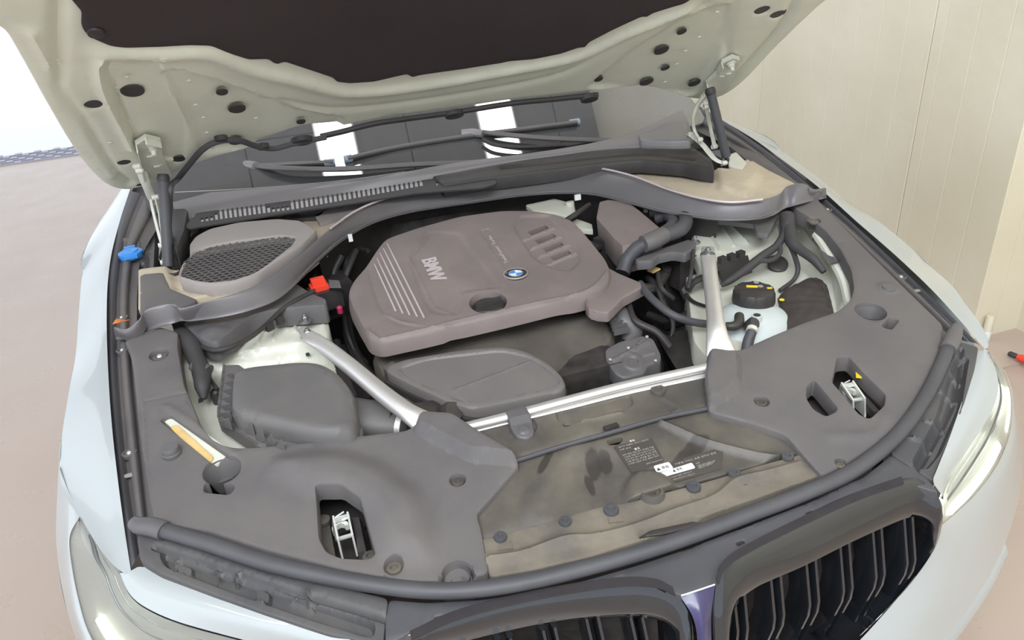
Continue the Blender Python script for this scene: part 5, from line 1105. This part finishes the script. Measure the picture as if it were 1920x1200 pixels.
# ---- bulkhead seal: broad moulded band
S1 = [(217, 616), (238, 622), (258, 606), (272, 584), (300, 573), (328, 573), (342, 580), (400, 563), (450, 548), (490, 530), (530, 506), (575, 468), (620, 428), (670, 394), (730, 370), (800, 354), (880, 343), (960, 327), (1040, 316), (1110, 314), (1180, 328), (1250, 354), (1310, 371), (1370, 379), (1430, 374), (1462, 364), (1474, 350), (1496, 344), (1512, 347), (1522, 358), (1545, 355)]
S3 = [(217, 634), (244, 634), (270, 622), (300, 610), (326, 604), (340, 600), (362, 600), (420, 592), (470, 580), (520, 560), (560, 526), (598, 488), (640, 452), (695, 420), (760, 400), (830, 388), (900, 378), (970, 368), (1040, 362), (1110, 364), (1180, 380), (1240, 396), (1300, 406), (1360, 412), (1420, 410), (1450, 402), (1470, 390), (1490, 384), (1512, 378), (1530, 374), (1550, 370)]
zz1 = [.925]*2+[.94, .955, .958, .955, .948]+[.948]*20+[.955, .952, .94, .92]
def mid(f, dz, dy=0, lo=.035): return [tuple(P((a[0], a[1], z))*(1-f)+P((b[0], b[1], z-lo))*f+np.array([0, dy, dz]))+('w',) for a, b, z in zip(S1, S3, zz1)]
loft('bulkhead_seal', [mid(0, -.03, .012), mid(0, -.004), mid(.14, .007), mid(.42, .012), mid(.72, .009), mid(.93, .001), mid(1.0, -.003), mid(1.0, -.012, .03)], M_SEAL, car, n=160, sub=3, smooth=50, label='broad curved black seal arching behind the engine')
tube('seal_lip_highlight', [(u, v, .956) for u, v in S1[12:25]], .0030, M_LETTER, car, n=8, m=80, label='edge of the seal, coloured pale as its highlight')  # pale colour paints the highlight along the seal's far edge
tube('seal_rim', [(u, v-3, .925) for u, v in S3[10:26]], .0025, M_TRIM2, car, n=8, m=80)
loft('bulkhead_face', [[tuple(P((u, v, .905))+np.array([0, .03, 0]))+('w',) for u, v in S3[11:24]], [tuple(P((u, v, .905))+np.array([0, .05, -.16]))+('w',) for u, v in S3[11:24]]], M_BLACK, car, n=60, sub=2)
def hbp(x, y): return .892
sheet('bulkhead_panel', [(342, 602), (372, 598), (420, 592), (470, 580), (520, 560), (555, 530), (582, 548), (612, 560), (612, 572), (590, 572), (548, 576), (500, 582), (470, 590), (452, 604), (432, 622), (405, 642), (385, 640), (360, 625)], hbp, M_TRIM2, car, res=.009, rnd=.004, skirt=.04, cr=.012, label='grey moulded panel under the seal', mods=[('disc', (398, 622), .022, .008, .03)])
sheet('bulkhead_panel', [(1385, 398), (1420, 396), (1448, 398), (1462, 392), (1466, 382), (1500, 378), (1490, 396), (1458, 404), (1448, 426), (1440, 440), (1418, 436), (1414, 420), (1360, 414), (1300, 408)], hbp, M_TRIM2, car, res=.009, rnd=.004, skirt=.008, cr=.008, label='grey moulded panel with a hanging tab', mods=[('disc', (1436, 404), .014, .004, .010)])
# dry leaf resting in the gutter
lf = P((222, 604, .93)); leaf = empty('dry_leaf', lf, label='tiny dry orange leaf caught at the end of the black seal', category='leaf')
MB().prism([lf+np.array(p)*[1, 1, 1] for p in ((-.010, -.006, 0), (.004, -.008, .002), (.013, .0, 0), (.004, .004, .003), (-.002, .014, .001), (-.005, .004, .004))], [lf+np.array(p)+[0, 0, .001] for p in ((-.010, -.006, 0), (.004, -.008, .002), (.013, .0, 0), (.004, .004, .003), (-.002, .014, .001), (-.005, .004, .004))]).build('leaf_blade', M_LEAF, leaf, smooth=0)
MB().tube([lf+[.010, 0, .001], lf+[.022, -.004, .002]], .0008, n=5, world=True).build('leaf_stalk', M_LEAF, leaf)

# ---- wipers
def hup(d): return lambda x, y: hwind(x, y)+d
def wiper(blade, tipa, tipb, arm, conn, lab):
    wp = empty('wiper', P(arm[-1])); wp.parent = car; wp.location = Vector(P(arm[-1]))-worldloc(car); prop(wp, lab)
    tube('wiper_blade', blade, .0085, M_BLACK, wp, n=10, flat=.9, m=50)
    tube('blade_spoiler', [(u, v-2.5, hup(.022)) for u, v, _ in blade], .006, M_TRIM2, wp, n=8, m=50)
    for t in (tipa, tipb):
        if t: tube('blade_end_cap', t, .0105, M_BLADE, wp, n=10, label='grey-blue end cap')
    tube('wiper_arm', arm, [.010, .012, .012, .014], M_TRIM2, wp, n=10, flat=.6, m=40)
    tube('blade_connector', [(u, v, hup(.026)) for u, v in conn], [.015, .017, .015], M_COWL, wp, n=12, flat=.75)
    c = P(arm[-1]); MB().lathe(c, [(.018, -.03), (.018, .004), (.012, .010), (.001, .011)], 18).build('wiper_pivot', M_BLACK, wp)
wiper([(652, 299, hup(.012)), (745, 278, hup(.012)), (870, 258, hup(.012)), (980, 244, hup(.012)), (1082, 231, hup(.012))], [(646, 299, hup(.014)), (660, 296, hup(.014))], [(1068, 231, hup(.014)), (1086, 228, hup(.014))],
      [(895, 246, hup(.030)), (940, 252, hup(.028)), (1040, 260, hup(.024)), (1150, 264, hup(.016)), (1170, 266, hup(.01))], [(866, 250), (886, 249), (906, 251)], 'dark wiper lying across the upper windscreen')
wiper([(325, 324, hup(.012)), (400, 318, hup(.012)), (480, 313, hup(.012)), (560, 309, hup(.012)), (625, 306, hup(.012))], None, [(608, 306, hup(.015)), (628, 304, hup(.015))],
      [(450, 306, hup(.032)), (520, 315, hup(.028)), (640, 317, hup(.024)), (790, 308, hup(.018)), (930, 304, hup(.008))], [(431, 309), (455, 308), (480, 311)], 'dark wiper lying along the lower windscreen edge')
tube('arm_link', [(905, 262, hup(.02)), (930, 272, hup(.02)), (980, 276, hup(.02)), (1060, 272, hup(.018))], .006, M_BLACK, car, n=8)

# ================================================================== bonnet
HFr = Frame((0, 1.445, 1.198), (1, 0, 0), (0, -1, .77))
def hh_(X, U): return .085*X*X
def HP(u, v): return hit(u, v, hh_, HFr)
hood = empty('bonnet', HFr.glob((0, 0, 0))); hood.parent = car; hood.location = Vector(HFr.glob((0, 0, 0)))-worldloc(car); prop(hood, 'raised white bonnet seen from below with dark insulation')
side_l = [(262, 354), (240, 359), (214, 356), (194, 346), (174, 328), (150, 300), (122, 258), (82, 190), (42, 118), (4, 52)]
side_r = [(1552, 0), (1500, 48), (1450, 97), (1420, 130), (1392, 158), (1366, 177), (1340, 188), (1300, 188)]
rear = [(1270, 180), (1210, 169), (1125, 171), (1040, 181), (960, 189), (850, 206), (740, 219), (640, 239), (565, 246), (500, 269), (450, 285), (400, 297), (345, 318), (300, 342)]
a_ = HP(4, 52); b_ = HP(1552, 0)
OUT = [tuple(HP(*q)[:2]) for q in side_l]+[(-.90, a_[1]+.12), (-.88, .60), (-.83, .85), (-.74, 1.08), (-.50, 1.22), (0, 1.28), (.50, 1.22), (.74, 1.08), (.83, .85), (.88, .60), (.90, max(b_[1]+.06, .3))]+[tuple(HP(*q)[:2]) for q in side_r+rear]
def hel(u, v, r, sx=1.0):
    c = HP(u, v); return [(c[0]+r*sx*math.cos(a), c[1]+r*math.sin(a)) for a in np.linspace(0, 2*math.pi, 14, endpoint=False)]
HOLES = [(175, 197, .017), (249, 174, .018), (417, 176, .010), (445, 207, .0155), (565, 231, .009), (443, 268, .014), (232, 306, .014), (336, 301, .014), (262, 348, .008),
         (1430, 20, .018), (1459, 28, .017), (1241, 97, .016), (1213, 156, .016), (1123, 151, .010), (1248, 130, .010), (1279, 62, .010), (1303, 158, .015)]
PADB = [(153, 20), (152, 45), (158, 58), (172, 68), (205, 82), (232, 86), (300, 84), (355, 81), (394, 82), (430, 97), (465, 108), (502, 107), (510, 114), (520, 117), (532, 112), (556, 120), (622, 142), (630, 150), (655, 153), (700, 150), (752, 138), (762, 136), (772, 142), (785, 138), (870, 126), (940, 115), (952, 112), (1000, 108), (1050, 98), (1085, 86), (1096, 86), (1104, 76), (1150, 52), (1202, 28), (1212, 29), (1222, 22), (1260, 10), (1282, 4), (1300, -8)]
padl = [tuple(HP(*q)[:2]) for q in PADB]
PADO = [(padl[0][0]-.01, padl[0][1]+.10)]+padl+[(padl[-1][0]+.02, padl[-1][1]+.12), (.64, .62), (.58, .95), (.40, 1.08), (0, 1.12), (-.40, 1.08), (-.58, .95), (-.64, .62)]
inner = sheet('bonnet_inner_panel', OUT, hh_, M_HOODW, hood, local=True, fr=HFr, holes=[hel(*q) for q in HOLES], hlocal=True, res=.013, rnd=.012, skirt=.02, cr=.03, hr=.002, hrnd=.001, label='white pressed inner panel with oval holes',
   mods=[('line', [(112, -20), (109, 60), (112, 150), (128, 185), (165, 240), (215, 320), (245, 345)], -.012, .010),
         ('line', [(60, 60), (110, 150), (165, 250), (215, 330)], .008, .010),
         ('line', [(188, 110), (184, 125), (192, 165), (215, 215), (250, 280)], .010, .008), ('line', [(300, 106), (225, 112), (206, 128), (210, 150), (238, 225), (262, 280)], -.008, .006),
         ('poly', [(210, 118), (300, 112), (306, 140), (325, 190), (350, 240), (345, 300), (262, 300), (225, 220)], -.006, .01, .02),
         ('poly', [(304, 136), (340, 134), (400, 152), (480, 180), (560, 208), (640, 222), (640, 245), (480, 275), (380, 290), (360, 240)], -.012, .015, .02),
         ('line', [(200, 96), (300, 100), (390, 98), (470, 128), (560, 150), (660, 172), (800, 158), (960, 130), (1080, 105), (1180, 60), (1290, 20)], .014, .022),
         ('line', [(520, 190), (620, 205), (740, 196), (900, 172), (1050, 140), (1150, 90), (1250, 40), (1320, 10)], -.006, .012),
         ('line', [(1500, -20), (1470, 40), (1420, 100), (1370, 150), (1330, 175)], -.010, .010), ('line', [(1380, 0), (1366, 60), (1362, 90), (1380, 120)], -.005, .012),
         ('poly', [(1100, 165), (1180, 100), (1290, 30), (1370, 5), (1362, 60), (1340, 110), (1300, 180)], -.010, .02, .03)])
for q in HOLES:
    c = HP(q[0], q[1]); g = HFr.glob((c[0], c[1], hh_(c[0], c[1])-.0055)); MB().lathe(g, [(q[2]*1.25, 0), (q[2]*1.2, .003), (.001, .003)], 16, axis=HFr.z).build('hole_plug', M_BLACK, inner)
pad = sheet('bonnet_insulation', PADO, lambda X, U: hh_(X, U)+.007, M_FELT, hood, local=True, fr=HFr, res=.02, rnd=.006, skirt=.012, cr=.008, label='dark brown felt insulation pad')
for (u, v) in ((178, 53), (700, 148), (768, 139), (1096, 84), (626, 147), (952, 113)):
    if (u, v) == (178, 53):
        c = HP(u, v); MB().lathe(HFr.glob((c[0], c[1], hh_(c[0], c[1])+.008)), [(.014, 0), (.013, .004), (.001, .005)], 16, axis=HFr.z).build('pad_clip', M_BLACK, pad)
outer = sheet('bonnet_outer_skin', OUT, lambda X, U: hh_(X, U)-.030, M_WHITE, hood, local=True, fr=HFr, res=.05, rnd=0, skirt=.004, cr=.03, label='white painted outer skin')
for (u, v) in ((238, 144), (355, 151), (367, 196), (382, 220), (480, 221), (388, 248), (399, 276), (206, 267), (323, 91), (1269, 120), (1285, 95), (1247, 153), (1311, 69), (1344, 22), (1345, 23)):
    c = HP(u, v); MB().lathe(HFr.glob((c[0], c[1], hh_(c[0], c[1])+.0005)), [(.005, 0), (.004, .002), (.001, .0025)], 8, axis=HFr.z).build('weld_dot', M_BAYW, inner)
def onh(u, v, d=0): 
    c = HP(u, v); return HFr.glob((c[0], c[1], hh_(c[0], c[1])+d))
# rubber strip along the bonnet's rear edge and the washer hose
MB().tube([onh(u, v, .006) for u, v in ((600, 252), (640, 243), (700, 228), (760, 219), (850, 207), (960, 190), (1040, 182), (1120, 174))], .0075, n=8, world=True, m=60).build('bonnet_rear_seal', M_BLACK, hood)
for (u, v) in ((565, 257), (850, 208), (1103, 178), (413, 253), (492, 268)):
    g = onh(u, v, .010); MB().lathe(g, [(.020 if v < 250 or u == 565 else .011, -.006), (.018 if v < 250 or u == 565 else .010, .006), (.001, .008)], 16, axis=HFr.z, sx=1.4).build('washer_jet', M_BLACK, hood)
hpts = [P((319, 495, .93)), P((316, 440, .98)), P((318, 390, 1.04)), P((320, 350, 1.09)), onh(330, 322, .02), onh(352, 300, .014), onh(380, 270, .012), onh(413, 255, .012), onh(450, 256, .012), onh(480, 266, .012), onh(512, 270, .012), onh(545, 262, .012), onh(575, 256, .012), onh(610, 249, .012)]
MB().tube(hpts, .0072, n=10, world=True, m=90).build('washer_hose', M_RUB, hood, label='long black washer hose clipped to the bonnet')

# ---- hinges and gas struts
def hinge(L, bolt_px, lab, arms, base):
    h = empty('bonnet_hinge', P(base)); h.parent = car; h.location = Vector(P(base))-worldloc(car); prop(h, lab)
    pl_ = [onh(u, v, .012) for u, v in L]; n = HFr.z
    MB().prism([p-n*.010 for p in pl_], [p+n*.002 for p in pl_]).build('hinge_plate', M_BAYW, h, smooth=0)
    k = len(pl_)//2
    for (p, q) in ((pl_[0], pl_[-1]), (pl_[k-1], pl_[k])): pass
    MB().prism([pl_[0]-n*.002, pl_[1]-n*.002, pl_[1]+n*.020, pl_[0]+n*.020], [a+np.array([.003, 0, 0]) for a in (pl_[0]-n*.002, pl_[1]-n*.002, pl_[1]+n*.020, pl_[0]+n*.020)]).build('hinge_flange', M_BAYW, h, smooth=0)
    for (u, v) in bolt_px:
        g = onh(u, v, .014); MB().lathe(g, [(.013, 0), (.013, .003), (.009, .004), (.009, .011), (.006, .012), (.005, .022), (.001, .023)], 16, axis=n).build('hinge_bolt', M_BAYW, h)
    for pts, r, f, nm in arms: tube(nm, pts, r, M_BAYW, h, n=8, flat=f)
    for pts, r, f, nm in arms:
        for q in (pts[0], pts[-1]): MB().lathe(P(q)-np.array([.008, 0, 0]), [(.007, 0), (.007, .014), (.004, .017)], 12, axis=(1, 0, 0)).build('pivot_pin', M_BAYW, h)
    cA = (pl_[0]+pl_[-1])/2; cB = (pl_[k]+pl_[k-1])/2
    for f_ in (.35, .62): MB().lathe(cA*(1-f_)+cB*f_+n*.002, [(.013, 0), (.012, .004), (.006, .005), (.001, .005)], 6).build('plate_boss', M_BAYW, h)
    MB().prism([pl_[-1]-n*.002, pl_[-2]-n*.002, pl_[-2]+n*.016, pl_[-1]+n*.016], [a+np.array([-.003, 0, 0]) for a in (pl_[-1]-n*.002, pl_[-2]-n*.002, pl_[-2]+n*.016, pl_[-1]+n*.016)]).build('hinge_flange', M_BAYW, h, smooth=0)
    return h
hinge([(252, 262), (268, 325), (300, 330), (320, 320), (304, 288), (300, 256), (272, 249)], [(284, 264)], 'white painted bonnet hinge beside the washer hose',
   [([(262, 310, 1.14), (272, 340, 1.10), (284, 370, 1.05), (292, 380, 1.03)], [.012, .010, .010], .35, 'upper_link'),
    ([(280, 362, 1.06), (288, 400, 1.01), (298, 440, .97), (304, 460, .95)], .0065, .5, 'lower_link'),
    ([(292, 370, 1.05), (298, 400, 1.01), (302, 430, .98), (308, 470, .94), (308, 492, .92)], [.009, .006, .006, .010, .014], .4, 'link_arm'),
    ([(258, 312, 1.15), (252, 312, 1.15), (262, 320, 1.14)], .005, 1, 'link_pin')], (308, 492, .92))
hinge([(1322, 150), (1330, 168), (1360, 165), (1372, 140), (1385, 104), (1372, 100), (1352, 110), (1342, 130)], [(1367, 110), (1316, 176)], 'white painted bonnet hinge beneath the far bonnet corner',
   [([(1322, 178, 1.12), (1308, 198, 1.09), (1300, 220, 1.06), (1302, 244, 1.02), (1312, 262, 1.0)], [.018, .014, .010, .008, .010], .4, 'upper_link'),
    ([(1324, 200, 1.09), (1332, 240, 1.02), (1340, 275, .98)], [.006, .005, .007], .5, 'lower_link'),
    ([(1294, 252, 1.0), (1318, 272, .98), (1340, 298, .955), (1358, 306, .945)], [.010, .010, .007], .4, 'link_arm')], (1340, 290, .96))
def gas(top, bot, rodb, lab):
    g = empty('gas_strut', P(bot)); g.parent = car; g.location = Vector(P(bot))-worldloc(car); prop(g, lab)
    tube('strut_tube', [top, bot], .0125, M_RUB, g, n=14)
    tube('strut_rod', [bot, rodb], .006, M_BLACK, g, n=10)
    MB().lathe(P(top), [(.013, -.008), (.015, 0), (.012, .010)], 14, axis=P(top)-P(bot)).build('strut_socket', M_BLACK, g)
gas((306, 335, 1.11), (316, 500, .925), (317, 512, .91), 'dark gas strut on the washer hose side')
gas((1332, 172, 1.13), (1362, 294, .955), (1365, 304, .94), 'dark gas strut by the wall side')
loft('hinge_cup', [[(300, 505, .935), (318, 512, .935), (335, 508, .935), (352, 485, .935)], [(298, 512, .92), (318, 522, .92), (340, 516, .92), (360, 490, .92)]], M_RUB, car, n=16, sub=2)
loft('hinge_cup', [[(1345, 308, .94), (1362, 318, .94), (1380, 316, .94), (1398, 308, .94)], [(1345, 316, .925), (1362, 327, .925), (1385, 325, .925), (1400, 314, .925)]], M_RUB, car, n=16, sub=2)
sheet('hinge_well', [(1368, 290), (1380, 285), (1400, 305), (1392, 316), (1366, 312)], lambda x, y: .945, M_BAYW, car, res=.02, rnd=0, skirt=.02)
sheet('side_trim_plate', [(1352, 262), (1368, 252), (1500, 345), (1540, 360), (1490, 372), (1440, 320), (1400, 300)], lambda x, y: .925, M_TRIM, car, res=.02, rnd=.002, skirt=.02)
